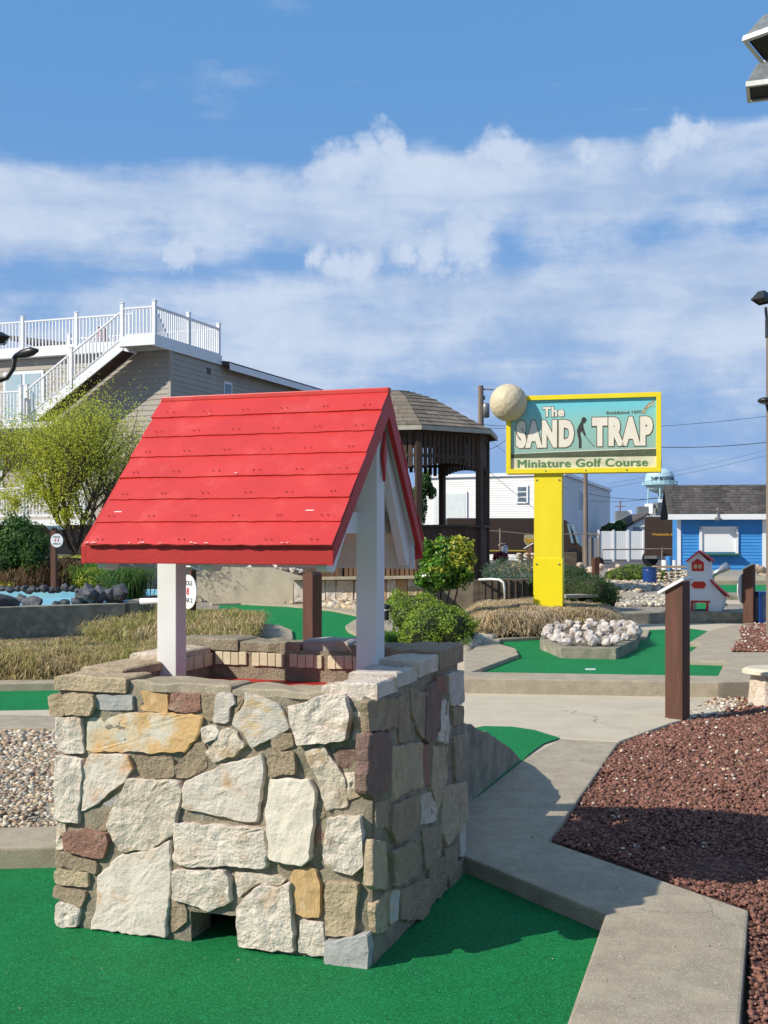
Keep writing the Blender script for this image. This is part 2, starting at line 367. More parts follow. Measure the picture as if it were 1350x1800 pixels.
M_red = mat('red_paint', (.54, .032, .027), (.48, .027, .023), rough=.5, scale=5, bump=.25, bscale=55, c3=(.57, .065, .055), s3=6, t3=(.5, .75), spec=.4, bdist=.004, stretch=(1, 1, 1), coat=.15)
M_redd = mat('red_fascia_paint', (.44, .022, .018), (.37, .018, .014), rough=.5, scale=5, bump=.3, bscale=45, c3=(.55, .07, .05), s3=8, t3=(.66, .76), spec=.4, bdist=.004)
M_chipw = mat('chipped_paint', (.72, .50, .47), (.60, .33, .30), rough=.7, scale=60)
M_white = mat('white_paint', (.70, .70, .69), (.64, .64, .62), rough=.55, scale=4, bump=.12, bscale=60, c3=(.52, .50, .46), s3=5, t3=(.64, .8), bdist=.003)
M_vinyl = mat('white_vinyl', (.74, .75, .76), (.70, .71, .72), rough=.4, scale=2)
M_brownp = mat('brown_stained_wood', (.115, .048, .028), (.075, .032, .02), rough=.65, scale=8, bump=.35, bscale=70, c3=(.15, .075, .05), s3=6, t3=(.58, .75), stretch=(1, 1, .12), bdist=.004)
M_gaz = mat('gazebo_wood', (.080, .048, .034), (.052, .032, .024), rough=.75, scale=6, bump=.3, bscale=40, stretch=(1, 1, .15), obj=.2, c3=(.12, .08, .055), s3=3)
M_picket = mat('picket_wood', (.20, .11, .06), (.14, .075, .045), rough=.8, scale=5, obj=.25, stretch=(1, 1, .2))
M_shing = mat('brown_shingle', (.20, .165, .125), (.15, .125, .095), rough=.95, scale=9, bump=.5, bscale=50, obj=.22)
M_shingj = mat('dark_shingle', (.085, .075, .07), (.05, .046, .045), rough=.95, scale=4, bump=.6, bscale=30, island=.35, c3=(.11, .09, .07), s3=3)
M_side = mat('tan_siding', (.37, .335, .29), (.345, .312, .27), rough=.7, scale=2, obj=.035)
M_blue = mat('blue_siding', (.045, .245, .58), (.04, .215, .52), rough=.55, scale=3, obj=.06)
M_wside = mat('white_siding', (.72, .71, .70), (.68, .68, .67), rough=.6, scale=.4)
M_glass = mat('window_glass', (.10, .13, .16), (.16, .20, .24), rough=.08, scale=1.3, spec=.8)
M_glassl = mat('curtained_glass', (.42, .47, .50), (.25, .42, .50), rough=.15, scale=1.2, spec=.6)
M_dark = mat('dark_metal', (.018, .018, .018), rough=.4, spec=.5)
M_black = mat('black_plastic', (.02, .02, .022), rough=.35)
M_galv = mat('galvanised_metal', (.50, .51, .52), (.36, .37, .38), rough=.32, scale=9, metal=.8, bump=.1, bscale=20)
M_lampgrey = mat('grey_cast_metal', (.30, .31, .30), (.20, .20, .19), rough=.35, scale=12, metal=.5, bump=.15, bscale=30)
M_lampwhite = mat('chalky_white_metal', (.68, .68, .64), (.56, .57, .52), rough=.5, scale=12)
M_yellow = mat('yellow_paint', (.80, .64, .018), (.75, .60, .018), rough=.45, scale=3, bump=.08, bscale=15, c3=(.66, .53, .06), s3=4, t3=(.55, .8), stretch=(1, 1, .35))
M_truck = mat('dark_brown_vehicle_paint', (.050, .032, .022), (.045, .029, .02), rough=.35, spec=.4)
M_gold = mat('gold_print', (.55, .30, .03), rough=.6)
M_utilw = mat('utility_pole_wood', (.24, .19, .15), (.17, .135, .11), rough=.9, scale=5, stretch=(1, 1, .1), bump=.4, bscale=20)
M_wire = mat('wire', (.04, .04, .045), rough=.7)
M_tank = mat('pale_blue_tank', (.42, .60, .66), (.37, .55, .62), rough=.5, scale=.3)
M_letter = mat('dark_lettering', (.035, .05, .07), rough=.6)
M_redl = mat('red_lettering', (.55, .03, .04), rough=.6)
M_rockw = mat('white_quartz_rock', (.58, .53, .48), (.47, .41, .37), rough=.8, scale=14, bump=.9, bscale=22, bdist=.03, c3=(.34, .26, .21), s3=7, t3=(.5, .6), obj=.15)
M_rockd = mat('dark_slate_rock', (.085, .088, .095), (.055, .058, .064), rough=.6, scale=9, bump=.8, bscale=20, bdist=.03, obj=.35)
M_rockr = mat('buff_rock', (.52, .42, .32), (.42, .33, .26), rough=.85, scale=6, bump=.8, bscale=15, bdist=.03, obj=.2)
M_pool = mat('pool_paint', (.34, .70, .84), (.26, .62, .82), rough=.25, scale=3)
M_tie = mat('railroad_tie', (.13, .10, .075), (.08, .06, .045), rough=.95, scale=9, stretch=(.2, .2, 1), bump=.6, bscale=30)
M_bench = mat('weathered_bench_wood', (.34, .31, .27), (.25, .23, .20), rough=.9, scale=8)
M_bin = mat('blue_plastic', (.012, .055, .22), (.01, .045, .18), rough=.35, spec=.5)
M_binp = mat('blue_clear_plastic', (.10, .15, .24), (.22, .26, .32), rough=.15, scale=5, spec=.6)
def leafm(nm, a, b, tr=.35, isl=.35, ro=.55, spec=.3): return mat(nm, a, b, rough=ro, scale=2.5, island=isl, trans=tr, spec=spec)
M_lf_light = leafm('spring_leaf', (.60, .62, .09), (.44, .50, .06), tr=.5)
M_lf_dark = leafm('dark_leaf', (.065, .145, .028), (.045, .11, .022))
M_lf_gloss = leafm('glossy_leaf', (.14, .29, .02), (.09, .21, .016), ro=.30, spec=.6)
M_lf_yel = leafm('yellow_leaf', (.62, .56, .07), (.45, .46, .05), ro=.35)
M_lf_box = leafm('box_leaf', (.25, .34, .035), (.15, .25, .025))
M_lf_hedge = leafm('hedge_leaf', (.06, .12, .025), (.04, .085, .02))
M_lf_mound = leafm('mound_leaf', (.16, .24, .025), (.12, .19, .02))
M_lf_juniper = leafm('juniper_leaf', (.12, .20, .12), (.09, .14, .085))
M_dry = leafm('dry_grass', (.64, .49, .27), (.44, .33, .17), tr=.25, isl=.45)
M_dryg = leafm('mixed_grass', (.30, .30, .07), (.46, .36, .16), tr=.3, isl=.45)
M_grn = leafm('green_grass', (.13, .24, .03), (.09, .19, .025), tr=.3)
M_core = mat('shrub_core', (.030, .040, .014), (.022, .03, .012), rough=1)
M_corey = mat('grass_core', (.13, .10, .055), (.085, .07, .04), rough=1, scale=20, bump=1, bscale=60, bdist=.02)
M_bark = mat('bark', (.10, .075, .055), (.065, .05, .04), rough=.95, scale=20, bump=.8, bscale=50)
M_darkwall = mat('dark_stucco', (.16, .145, .125), (.12, .11, .095), rough=.95, scale=1.5, c3=(.20, .18, .15), s3=1)
M_rubble = mat('rubble_wall', (.36, .31, .26), (.22, .19, .16), rough=.95, scale=9, bump=1, bscale=14, bdist=.05, c3=(.46, .41, .35), s3=5, speck=[((.16, .13, .11), .65, .75)], sscale=9)
M_brickc = mat('cream_brick', (.64, .57, .40), (.56, .49, .34), rough=.9, scale=9, bump=.4, bscale=80, obj=.08)

# ------------------------------------------------------------------ the setting: ground, turf, kerbs, paths
def sheet(name, poly, z, m, kind='structure'):
    mb = MB(); mb.add([(p[0], p[1], z) for p in poly], [tuple(range(len(poly)))])
    me_o = solo(name, mb, m, kind=kind)
    bm = bmesh.new(); bm.from_mesh(me_o.data)
    for f in bm.faces:
        if f.normal.z < 0: f.normal_flip()
    bm.to_mesh(me_o.data); bm.free(); return me_o
def slab(name, poly, z0, z1, m, bevel=.012):
    return solo(name, MB().prism(poly, z0, z1), m, kind='structure', bevel=bevel)
def strip(poly, w, z0, z1):
    """kerb along an open line, offset both sides by w/2"""
    pts = [Vector((p[0], p[1], 0)) for p in poly]; Lf = []; Rt = []
    for i, p in enumerate(pts):
        d = (pts[min(i+1, len(pts)-1)]-pts[max(i-1, 0)]).normalized(); n = Vector((-d.y, d.x, 0))
        Lf.append(p+n*w/2); Rt.append(p-n*w/2)
    out = MB()
    for i in range(len(pts)-1): pass
    return [tuple(v[:2]) for v in Lf]+[tuple(v[:2]) for v in reversed(Rt)]
sheet('ground', [(-1500, -60), (1500, -60), (1500, 3000), (-1500, 3000)], -.06, M_soil)
sheet('street', [(-60, 46), (160, 46), (160, 120), (-60, 120)], -.02, M_road)
sheet('turf', [(-4.2, -1.0), (-.3, -1.0), (.05, 1.2), (.85, 3.6), (1.2, 4.72), (.8, 5.3), (.7, 5.9), (-4.2, 5.9)], 0.0, M_turf)

# front right kerb slab and path, one cast piece split at its joints
slab('kerb', pxs([(806, 1500), (1064, 1606), (985, 1830)], .08)+[(-.90, -1.2), (-.52, -1.2)]+pxs([(1298, 1830), (1316, 1600), (965, 1478), (900, 1440), (812, 1420)], .08), -.05, .08, M_conc)
slab('kerb', pxs([(806, 1420), (900, 1441), (963, 1477), (1028, 1388), (1087, 1304), (985, 1298), (915, 1337), (806, 1395)], .08), -.05, .079, M_conc)
slab('path', pxs([(700, 1221), (812, 1218), (1260, 1222), (1300, 1240), (1180, 1270), (1088, 1303), (985, 1297), (700, 1297)], .075), -.05, .075, M_conc_path)
slab('path', [(-3.5, 7.5), (.95, 7.5), (1.25, 9.6), (-2.0, 10.4), (-3.5, 10.2)], -.05, .070, M_conc_path)
sheet('turf', pxs([(780, 1296), (812, 1284), (850, 1276), (900, 1277), (940, 1283), (985, 1297), (955, 1307), (930, 1325), (918, 1337), (840, 1400), (780, 1400)], .083), .083, M_turf)
slab('path', pxs([(790, 1288), (1010, 1290), (930, 1350), (800, 1425)], .072), -.05, .072, M_conc_path)
# left: kerb, pebble strip, kerb, turf strip, kerb
slab('kerb', pxs([(-250, 1462), (330, 1444), (330, 1484), (-250, 1496)], .10), -.05, .10, M_conc)
sheet('pebble_bed', pxs([(-250, 1284), (330, 1282), (330, 1456), (-250, 1470)], .05), .05, M_gravelg)
slab('kerb', pxs([(-250, 1252), (330, 1262), (330, 1282), (-250, 1276)], .10), -.05, .10, M_conc)
sheet('turf', pxs([(-300, 1206), (340, 1206), (340, 1268), (-300, 1262)], .055), .055, M_turf)
slab('kerb', pxs([(-320, 1198), (345, 1190), (345, 1197), (-320, 1206)], .13), -.05, .13, M_conc)
sheet('flat_stone', pxs([(48, 1410), (88, 1402), (130, 1406), (130, 1445), (88, 1448)], .068), .068, M_conc)

# mulch bed of red lava rock, right
MUL = [(1088, 1305), (1160, 1270), (1240, 1240), (1300, 1224), (1420, 1210), (1750, 1260), (1850, 1850), (1320, 1850), (1317, 1602), (966, 1479), (1030, 1390)]
sheet('mulch_bed', pxs(MUL, .045), .045, M_lava_soil)

# raised course with the rock planter
slab('path', pxs([(640, 1192), (812, 1192), (1262, 1201), (1345, 1206), (1500, 1190), (1560, 1080), (1090, 1076), (900, 1098), (812, 1120), (640, 1142)], .168), -.05, .168, M_conc_path)
T2 = [(828, 1181), (912, 1150), (905, 1139), (877, 1131), (880, 1123), (949, 1119), (1060, 1112), (1142, 1107), (1215, 1105), (1244, 1109), (1213, 1129), (1232, 1131), (1213, 1146), (1213, 1161), (1274, 1163), (1262, 1189)]
sheet('turf', pxs(T2, .174), .174, M_turf)
slab('kerb', pxs([(700, 1182), (828, 1181), (1262, 1188), (1320, 1190), (1345, 1197), (1262, 1199), (812, 1192), (700, 1192)], .22), -.04, .22, M_conc)
slab('kerb', pxs([(815, 1181), (828, 1181), (912, 1150), (905, 1139), (877, 1131), (880, 1123), (949, 1119), (949, 1114), (870, 1117), (815, 1150)], .22), .1, .2195, M_conc)
slab('kerb', pxs([(1262, 1188), (1274, 1163), (1213, 1161), (1195, 1161), (1195, 1146), (1213, 1146), (1232, 1131), (1195, 1130), (1205, 1127), (1213, 1128), (1244, 1109), (1290, 1098), (1380, 1088), (1380, 1100), (1300, 1104), (1303, 1120), (1286, 1146), (1420, 1147), (1420, 1196), (1320, 1190)], .22), .1, .219, M_conc)
slab('kerb', pxs([(1098, 1104), (1142, 1107), (1137, 1121), (1098, 1122)], .21), .1, .21, M_conc)
sheet('mulch_bed', pxs([(1286, 1146), (1303, 1120), (1299, 1102), (1380, 1094), (1560, 1094), (1560, 1148)], .20), .20, M_lava_soil)
# steps up behind it
slab('kerb', pxs([(1085, 1076), (1240, 1073), (1500, 1070), (1500, 1078), (1240, 1078), (1085, 1080)], .33), .0, .345, M_conc_old)
sheet('gravel_ground', [G(1085, 1076, .33)[:2], G(1520, 1074, .33)[:2], (24, 45.5), (7.5, 45.5), (5, 28)], .325, M_gravelg)
slab('path', pxs([(1110, 1066), (1165, 1062), (1400, 1060), (1400, 1030), (1262, 1024), (1180, 1040), (1160, 1048)], .345), .2, .345, M_conc_path)
slab('kerb', pxs([(1262, 1048), (1400, 1048), (1400, 1043), (1262, 1043)], .42), .3, .44, M_conc_old)
sheet('turf', pxs([(1262, 1041), (1400, 1041), (1400, 1026), (1262, 1026)], .442), .442, M_turf)
sheet('turf', pxs([(1262, 1071), (1278, 1060), (1200, 1060), (1190, 1071)], .351), .351, M_turf)
slab('kerb', pxs([(1240, 1020), (1420, 1020), (1420, 1012), (1240, 1012)], .55), .3, .55, M_conc)
slab('kerb', pxs([(1085, 1052), (1128, 1049), (1133, 1043), (1100, 1040), (1085, 1044)], .40), .3, .40, M_conc)
slab('path', pxs([(1078, 1040), (1185, 1034), (1185, 1028), (1078, 1032)], .345), .3, .342, M_conc_path)

# middle course behind the well
slab('path', [G(230, 1150, .165)[:2], G(735, 1150, .165)[:2], G(730, 1052, .165)[:2], G(230, 1052, .165)[:2]], -.05, .165, M_gravelg)
T3 = [(385, 1062), (430, 1062), (520, 1066), (600, 1074), (634, 1083), (620, 1092), (608, 1100), (612, 1108), (628, 1116), (640, 1128), (637, 1141), (500, 1142), (514, 1122), (512, 1108), (490, 1099), (455, 1097), (385, 1095)]
sheet('turf', pxs(T3, .171), .171, M_turf)
slab('kerb', strip(pxs([(370, 1060), (430, 1059), (520, 1063), (600, 1071), (650, 1081)], .21), .34, 0, 1), .1, .21, M_conc)
slab('kerb', pxs([(455, 1096), (490, 1098), (513, 1107), (515, 1121), (500, 1143), (380, 1146), (380, 1096)], .215), .1, .215, M_conc)
slab('kerb', pxs([(634, 1083), (620, 1091), (607, 1100), (612, 1107), (630, 1115), (645, 1127), (642, 1150), (690, 1150), (708, 1138), (714, 1116), (690, 1101), (650, 1088)], .215), .1, .215, M_conc)
slab('kerb', pxs([(380, 1145), (645, 1141), (700, 1142), (700, 1150), (380, 1152)], .20), .0, .20, M_conc)

# gravel / lava / pebble pieces as real geometry
def heap(name, poly, z, n, smin, smax, mats, flat=(1, 1, .7), lift=.3, low=False, jag=.3, label=None, dens=None):
    p = scatter(poly, n)
    if dens is not None: p = p[dens(p)]
    idx = NR.randint(0, len(mats), len(p))
    for k, m in enumerate(mats):
        q = p[idx == k]
        if not len(q): continue
        s = NR.uniform(smin, smax, len(q))*np.clip(q[:, 1]/7, .85, 2)
        zz = z+s*lift*NR.uniform(-.2, 1.3, len(q))+.012*np.sin(q[:, 0]*5)*np.cos(q[:, 1]*4)
        me = chunks(name, np.column_stack([q, zz]), s, flat=flat, jag=jag, low=low)
        o = link(name, me, m, kind='stuff')
MP = pxs(MUL, .045)
heap('lava_rock', [p for p in MP], .05, 118000, .013, .030, [M_lava], jag=.38, flat=(1, 1, .75), dens=lambda p: p[:, 0] < 1.2+p[:, 1]*.33)
heap('pebble', MP, .063, 2600, .010, .026, [M_chip, M_peb[1]], dens=lambda p: (p[:, 0] < 1.2+p[:, 1]*.33) & (NR.uniform(size=len(p)) < np.clip((p[:, 1]-4.0)/5, .06, .8)))
heap('pebble', pxs([(1190, 1262), (1240, 1238), (1262, 1222), (1312, 1216), (1330, 1240), (1270, 1262)], .06), .07, 900, .014, .030, [M_chip, M_lava, M_peb[1], M_rockr])
heap('lava_rock', pxs([(1286, 1146), (1303, 1120), (1299, 1102), (1380, 1092), (1460, 1092), (1460, 1148)], .20), .205, 22000, .012, .024, [M_lava])
heap('pebble', pxs([(1286, 1146), (1303, 1120), (1299, 1102), (1380, 1092), (1460, 1148)], .20), .215, 500, .012, .022, [M_chip])
heap('pebble', pxs([(-200, 1284), (330, 1282), (330, 1455), (-200, 1465)], .05), .065, 26000, .018, .042, M_peb, jag=.14, flat=(1, 1, .65), dens=lambda p: (p[:, 0] > -3.9) & ((p[:, 0] > -9) & ~((p[:, 0] > -1.95) & (p[:, 0] < -1.2) & (p[:, 1] < 6.75) & (p[:, 1] > 6.25) & (NR.uniform(size=len(p)) > .25))))
heap('pebble', pxs([(240, 1046), (735, 1050), (735, 1062), (640, 1078), (560, 1064), (430, 1056), (240, 1062)], .17), .18, 9000, .035, .07, M_peb, low=True)
heap('pebble', pxs([(1085, 1050), (1185, 1030), (1220, 1005), (1070, 1005), (1060, 1030)], .33), .33, 14000, .022, .045, [M_peb[0], M_peb[3], M_peb[1]], low=True)
heap('pebble', pxs([(1085, 1066), (1200, 1066), (1195, 1046), (1085, 1052)], .33), .33, 9000, .02, .035, [M_peb[0], M_peb[3]], low=True)
heap('pebble', pxs([(815, 1150), (870, 1119), (840, 1122), (812, 1140)], .18), .18, 400, .04, .08, [M_peb[0], M_peb[3]], low=True)

# odd bits lying about: chips on the kerbs, crumbs on the turf
heap('pebble', pxs([(806, 1500), (1064, 1606), (990, 1800), (1298, 1800), (1316, 1600), (965, 1478), (1085, 1306), (985, 1300), (900, 1440)], .08), .083, 170, .004, .011, [M_peb[1], M_lava, M_chip])
heap('pebble', [(-2.6, 3.2), (1.0, 3.2), (.9, 4.6), (-.1, 4.3), (-1.4, 4.7), (-2.6, 5.5)], .002, 90, .003, .008, [M_chip, M_peb[1], M_peb[3]])
# ------------------------------------------------------------------ the stone wishing well
from mathutils import noise as mnoise
cC = G(655, 1695); cA = G(105, 1625); U = (cC-cA); wl = U.length; U.normalize(); Vv = Vector((-U.y, U.x, 0))
wd = 1.18
well = thing('wishing_well', 'square stone wishing well with red plank roof on white posts, standing on green turf', 'well', (cA+cC)/2+Vv*wd/2)
TOPF, TOPB, TH = 1.0, 1.055, .17
CC = (cA+cC)/2+Vv*wd/2
def RW(s, v, z): return Vector((CC.x, CC.y, 0))+U*s+Vv*v+Vector((0, 0, z))
def hit(px, py, O, n):
    o = Vector((0, 0, H)); d = Vector(((px-675)/F, 1, (HZ-py)/F)); t = (Vector(O)-o).dot(n)/d.dot(n); return o+d*t
def on_plane(pts, ox, oy, sc, O, X, n):
    r = []
    for a, b in pts:
        p = hit(ox+a/sc, oy+b/sc, O, n)-Vector(O); r.append((p.dot(X), p.z))
    return r
def densify(poly, step, jit, rr):
    # clip corners once, then cut long edges into short uneven ones
    n = len(poly); q = []
    for i in range(n):
        a = Vector(poly[i-1]); b = Vector(poly[i]); c = Vector(poly[(i+1) % n]); la = min(.007, (a-b).length*.2); lb = min(.007, (c-b).length*.2)
        q += [b+(a-b).normalized()*la, b+(c-b).normalized()*lb]
    o = []
    for i in range(len(q)):
        a, b = q[i], q[(i+1) % len(q)]; k = max(1, int((b-a).length/step))
        for j in range(k): o.append(a.lerp(b, j/k)+Vector((rr.uniform(-jit, jit)*1.2, rr.uniform(-jit, jit)*1.2)))
    return o
def stone_mb(poly, O, X, n, depth, seed, rough=.004, base=-.012, step=.020, shrink=-.0035):
    rr = random.Random(seed); O, X, n = Vector(O), Vector(X), Vector(n); Z = Vector((0, 0, 1))
    pl = densify(poly, step, .0022, rr); pl = [p+Vector((mnoise.noise(Vector((p.x*26, p.y*26, seed))), mnoise.noise(Vector((p.x*26+9, p.y*26, seed+5)))))*.008 for p in pl]; c = sum(pl, Vector((0, 0)))/len(pl)
    tx, ty = rr.uniform(-.05, .05), rr.uniform(-.05, .05); vs = []; fs = []; m = len(pl)
    rings = [(1.0, base), (1.0, depth*.35), (.992, depth*.85), (.965, depth), (.8, depth), (.6, depth), (.4, depth), (.2, depth)]
    for k, (f, d) in enumerate(rings):
        for p in pl:
            e = p-c; L_ = e.length; q = c+e*max(0, f-shrink/max(L_, .01) if k else f)
            dd = d
            if k >= 2: dd += tx*(q.x-c.x)+ty*(q.y-c.y)+rough*(mnoise.noise(Vector((q.x*28+seed, q.y*28, seed*.37)))*1.1+mnoise.noise(Vector((q.x*9, q.y*9, seed*1.7)))*1.4)
            vs.append(O+X*q.x+Z*q.y+n*dd)
    ci = len(vs); vs.append(O+X*c.x+Z*c.y+n*(depth+rough*mnoise.noise(Vector((c.x*28+seed, c.y*28, seed*.37)))))
    for k in range(len(rings)-1):
        for i in range(m): fs.append((k*m+i, k*m+(i+1) % m, (k+1)*m+(i+1) % m, (k+1)*m+i))
    k = len(rings)-1
    for i in range(m): fs.append((k*m+i, k*m+(i+1) % m, ci))
    mb = MB(); mb.add(vs, fs); return mb
def put_stones(parent, lst, ox, oy, sc, O, X, n, sh=1.0, seed0=0, name='stone'):
    for i, it in enumerate(lst):
        key, dep, pts = it
        poly = on_plane(pts, ox, oy, sc, O, X, n)
        ar = sum(poly[j][0]*poly[(j+1) % len(poly)][1]-poly[(j+1) % len(poly)][0]*poly[j][1] for j in range(len(poly)))
        if (ar < 0) == (X.cross(Vector((0, 0, 1))).dot(n) > 0): poly.reverse()
        rg = .008 if key in 'wq' else .0035
        part(name, stone_mb(poly, O, X, n, dep*sh, seed0+i*3.7, rg), ST[key], parent, smooth=False)
def mortar_face(O, X, n, L_, top, hole=None, top2=None):
    nx, nz = int(L_/.024), int(top/.024); mb = MB(); vs = []; idx = {}
    for i in range(nx+1):
        for j in range(nz+1):
            s = L_*i/nx; tp = top if top2 is None else top+(top2-top)*s/L_; z = tp*j/nz-.01*(j == 0)
            d = .006+.013*mnoise.noise(Vector((s*11, z*11, O.x*5)))+.009*mnoise.noise(Vector((s*38, z*38, 3)))
            if i in (0, nx) or j in (0, nz): d = min(d, 0)
            vs.append(Vector(O)+Vector(X)*s+Vector((0, 0, z))+Vector(n)*(d+.002)); idx[i, j] = len(vs)-1
    fs = []
    for i in range(nx):
        for j in range(nz):
            s = L_*(i+.5)/nx; z = top*(j+.5)/nz
            if hole and hole[0] < s < hole[1] and z < hole[2]: continue
            fs.append((idx[i, j], idx[i+1, j], idx[i+1, j+1], idx[i, j+1]))
    return mb.add(vs, fs)
def core_wall(O, X, n, L_, top, hole=None, top2=None):
    O, X, n = Vector(O), Vector(X), Vector(n); inn = -n*TH; Zv = Vector((0, 0, 1)); t2 = top if top2 is None else top2
    f = n*-.006
    if hole:
        h0, h1, hz = hole; mb = MB()
        mb.extrude([(0, 0), (h0, 0), (h0, top), (0, top)], O+f, X, Zv, inn); mb.extrude([(h1, 0), (L_, 0), (L_, t2), (h1, t2)], O+f, X, Zv, inn)
        mb.extrude([(h0, hz), (h1, hz), (h1, top), (h0, top)], O+f, X, Zv, inn); return mb
    return MB().extrude([(0, 0), (L_, 0), (L_, t2), (0, top)], O+f, X, Zv, inn)
nF, nR = -Vv, U
HOLE = (.505, .715, .20)
hf = on_plane([(560, 975), (735, 975), (735, 1095)], 80, 1150, 2.177, cA, U, nF)
HOLE = (hf[0][0]-.01, hf[1][0]+.01, hf[0][1]-.005)
wf = part('wall', core_wall(cA, U, nF, wl, TOPF, HOLE), M_mortar, well)
part('mortar', mortar_face(cA, U, nF, wl, TOPF, HOLE), M_mortar, wf, smooth=True)
wr = part('wall', core_wall(cC+Vv*TH, Vv, nR, wd-TH, TOPF+.01, top2=TOPB), M_mortar, well)
part('mortar', mortar_face(cC, Vv, nR, wd, TOPF, top2=TOPB), M_mortar, wr, smooth=True)
cB = cC+Vv*wd; cD = cA+Vv*wd
wb = part('wall', core_wall(cB-U*TH, -U, Vv, wl-2*TH, TOPB), M_mortar, well)
wlft = part('wall', core_wall(cD-Vv*0, -Vv, -U, wd-TH, TOPB, top2=TOPF+.01), M_mortar, well)
part('mortar', mortar_face(cB, -U, Vv, wl, TOPB), M_mortar, wb, smooth=True)
part('mortar', mortar_face(cD, -Vv, -U, wd, TOPB, top2=TOPF), M_mortar, wlft, smooth=True)
FS = [
 ('t', .030, [(28, 155), (92, 150), (88, 230), (33, 232)]), ('t', .035, [(97, 150), (200, 150), (200, 205), (180, 232), (94, 228)]),
 ('g', .020, [(205, 155), (346, 155), (348, 213), (203, 211)]), ('o', .018, [(368, 138), (475, 152), (480, 217), (462, 222), (365, 207)]),
 ('d', .022, [(486, 150), (600, 148), (601, 210), (588, 219), (482, 212)]), ('b', .018, [(606, 152), (662, 150), (650, 255), (622, 250)]),
 ('l', .020, [(660, 150), (728, 150), (732, 190), (712, 197), (704, 262), (652, 256)]), ('b', .015, [(745, 148), (768, 145), (762, 182), (735, 223), (727, 214)]),
 ('l', .026, [(775, 143), (905, 190), (945, 280), (810, 352), (795, 348), (765, 292), (720, 270), (735, 232), (768, 188)]),
 ('w', .042, [(935, 200), (1090, 152), (1160, 152), (1178, 240), (1163, 325), (975, 340)]), ('q', .012, [(1168, 165), (1218, 158), (1222, 318), (1178, 326), (1186, 240)]),
 ('w', .026, [(63, 237), (145, 240), (155, 383), (62, 368)]), ('m', .020, [(165, 245), (350, 224), (515, 226), (610, 237), (602, 300), (545, 372), (162, 371)]),
 ('w', .020, [(605, 282), (655, 268), (680, 290), (655, 322), (618, 332)]), ('q', .024, [(622, 372), (690, 286), (738, 288), (773, 348), (735, 384), (650, 410)]),
 ('b', .022, [(360, 392), (500, 393), (502, 465), (380, 468), (364, 440)]), ('b', .020, [(505, 430), (590, 338), (622, 346), (627, 425), (560, 470), (515, 472)]),
 ('b', .026, [(872, 308), (950, 300), (957, 352), (880, 369)]), ('b', .030, [(860, 374), (960, 372), (966, 450), (870, 462)]),
 ('w', .030, [(60, 382), (153, 405), (135, 638), (42, 628)]), ('r', .024, [(180, 380), (325, 383), (347, 430), (310, 485), (148, 606), (153, 425)]),
 ('g', .008, [(228, 570), (316, 508), (318, 530), (280, 600)]), ('b', .010, [(196, 602), (262, 585), (240, 672), (165, 668)]),
 ('q', .034, [(325, 474), (515, 479), (538, 515), (500, 685), (430, 722), (420, 744), (300, 752), (247, 640), (300, 540)]),
 ('r', .028, [(547, 480), (690, 420), (840, 380), (846, 440), (816, 643), (700, 620), (534, 588)]),
 ('p', .040, [(870, 475), (1018, 475), (1042, 512), (1026, 778), (996, 800), (872, 775), (855, 600)]),
 ('q', .022, [(1000, 378), (1072, 346), (1150, 462), (1160, 582), (1080, 590), (1050, 482)]), ('u', .010, [(1112, 366), (1186, 358), (1190, 420), (1140, 440)]),
 ('q', .012, [(1140, 452), (1205, 448), (1208, 545), (1166, 560)]), ('g', .010, [(520, 600), (614, 605), (604, 630), (518, 628)]),
 ('w', .036, [(503, 640), (850, 658), (862, 812), (700, 800), (560, 806), (504, 790)]),
 ('w', .040, [(1090, 622), (1222, 612), (1224, 800), (1190, 838), (1120, 825), (1075, 788)]), ('b', .014, [(1042, 588), (1070, 580), (1078, 625), (1045, 628)]),
 ('d', .012, [(1045, 648), (1078, 690), (1066, 730), (1040, 722)]), ('d', .034, [(85, 682), (165, 665), (240, 684), (255, 702), (236, 776), (88, 744)]),
 ('q', .014, [(46, 652), (78, 640), (76, 742), (46, 742)]), ('b', .026, [(58, 762), (206, 790), (202, 836), (53, 804)]), ('t', .028, [(50, 818), (180, 832), (177, 886), (48, 872)]),
 ('b', .028, [(46, 880), (168, 904), (148, 960), (42, 924)]), ('w', .028, [(56, 942), (140, 956), (136, 1034), (55, 1030)]),
 ('r', .026, [(488, 704), (492, 850), (470, 1076), (180, 1044), (208, 950), (208, 850), (300, 764), (420, 742)]),
 ('g', .012, [(478, 862), (497, 850), (497, 925), (474, 928)]),
 ('w', .036, [(498, 820), (700, 820), (716, 850), (720, 940), (640, 975), (500, 928)]), ('q', .020, [(735, 832), (860, 842), (935, 852), (905, 880), (830, 868), (790, 890), (740, 935)]),
 ('w', .036, [(742, 962), (830, 874), (905, 886), (948, 858), (965, 1132), (745, 1112)]), ('o', .030, [(946, 858), (960, 818), (1045, 814), (1066, 872), (1060, 1005), (968, 984)]),
 ('t', .034, [(1086, 865), (1206, 870), (1190, 1068), (1076, 1070)]), ('w', .026, [(985, 1012), (1070, 1016), (1080, 1150), (980, 1140)]),
 ('g', .055, [(1090, 1082), (1170, 1075), (1252, 1052), (1252, 1190), (1086, 1166)]), ('b', .016, [(475, 932), (542, 945), (548, 1020), (476, 1064)]),
]
put_stones(wf, FS, 80, 1150, 2.177, cA, U, nF, seed0=1)
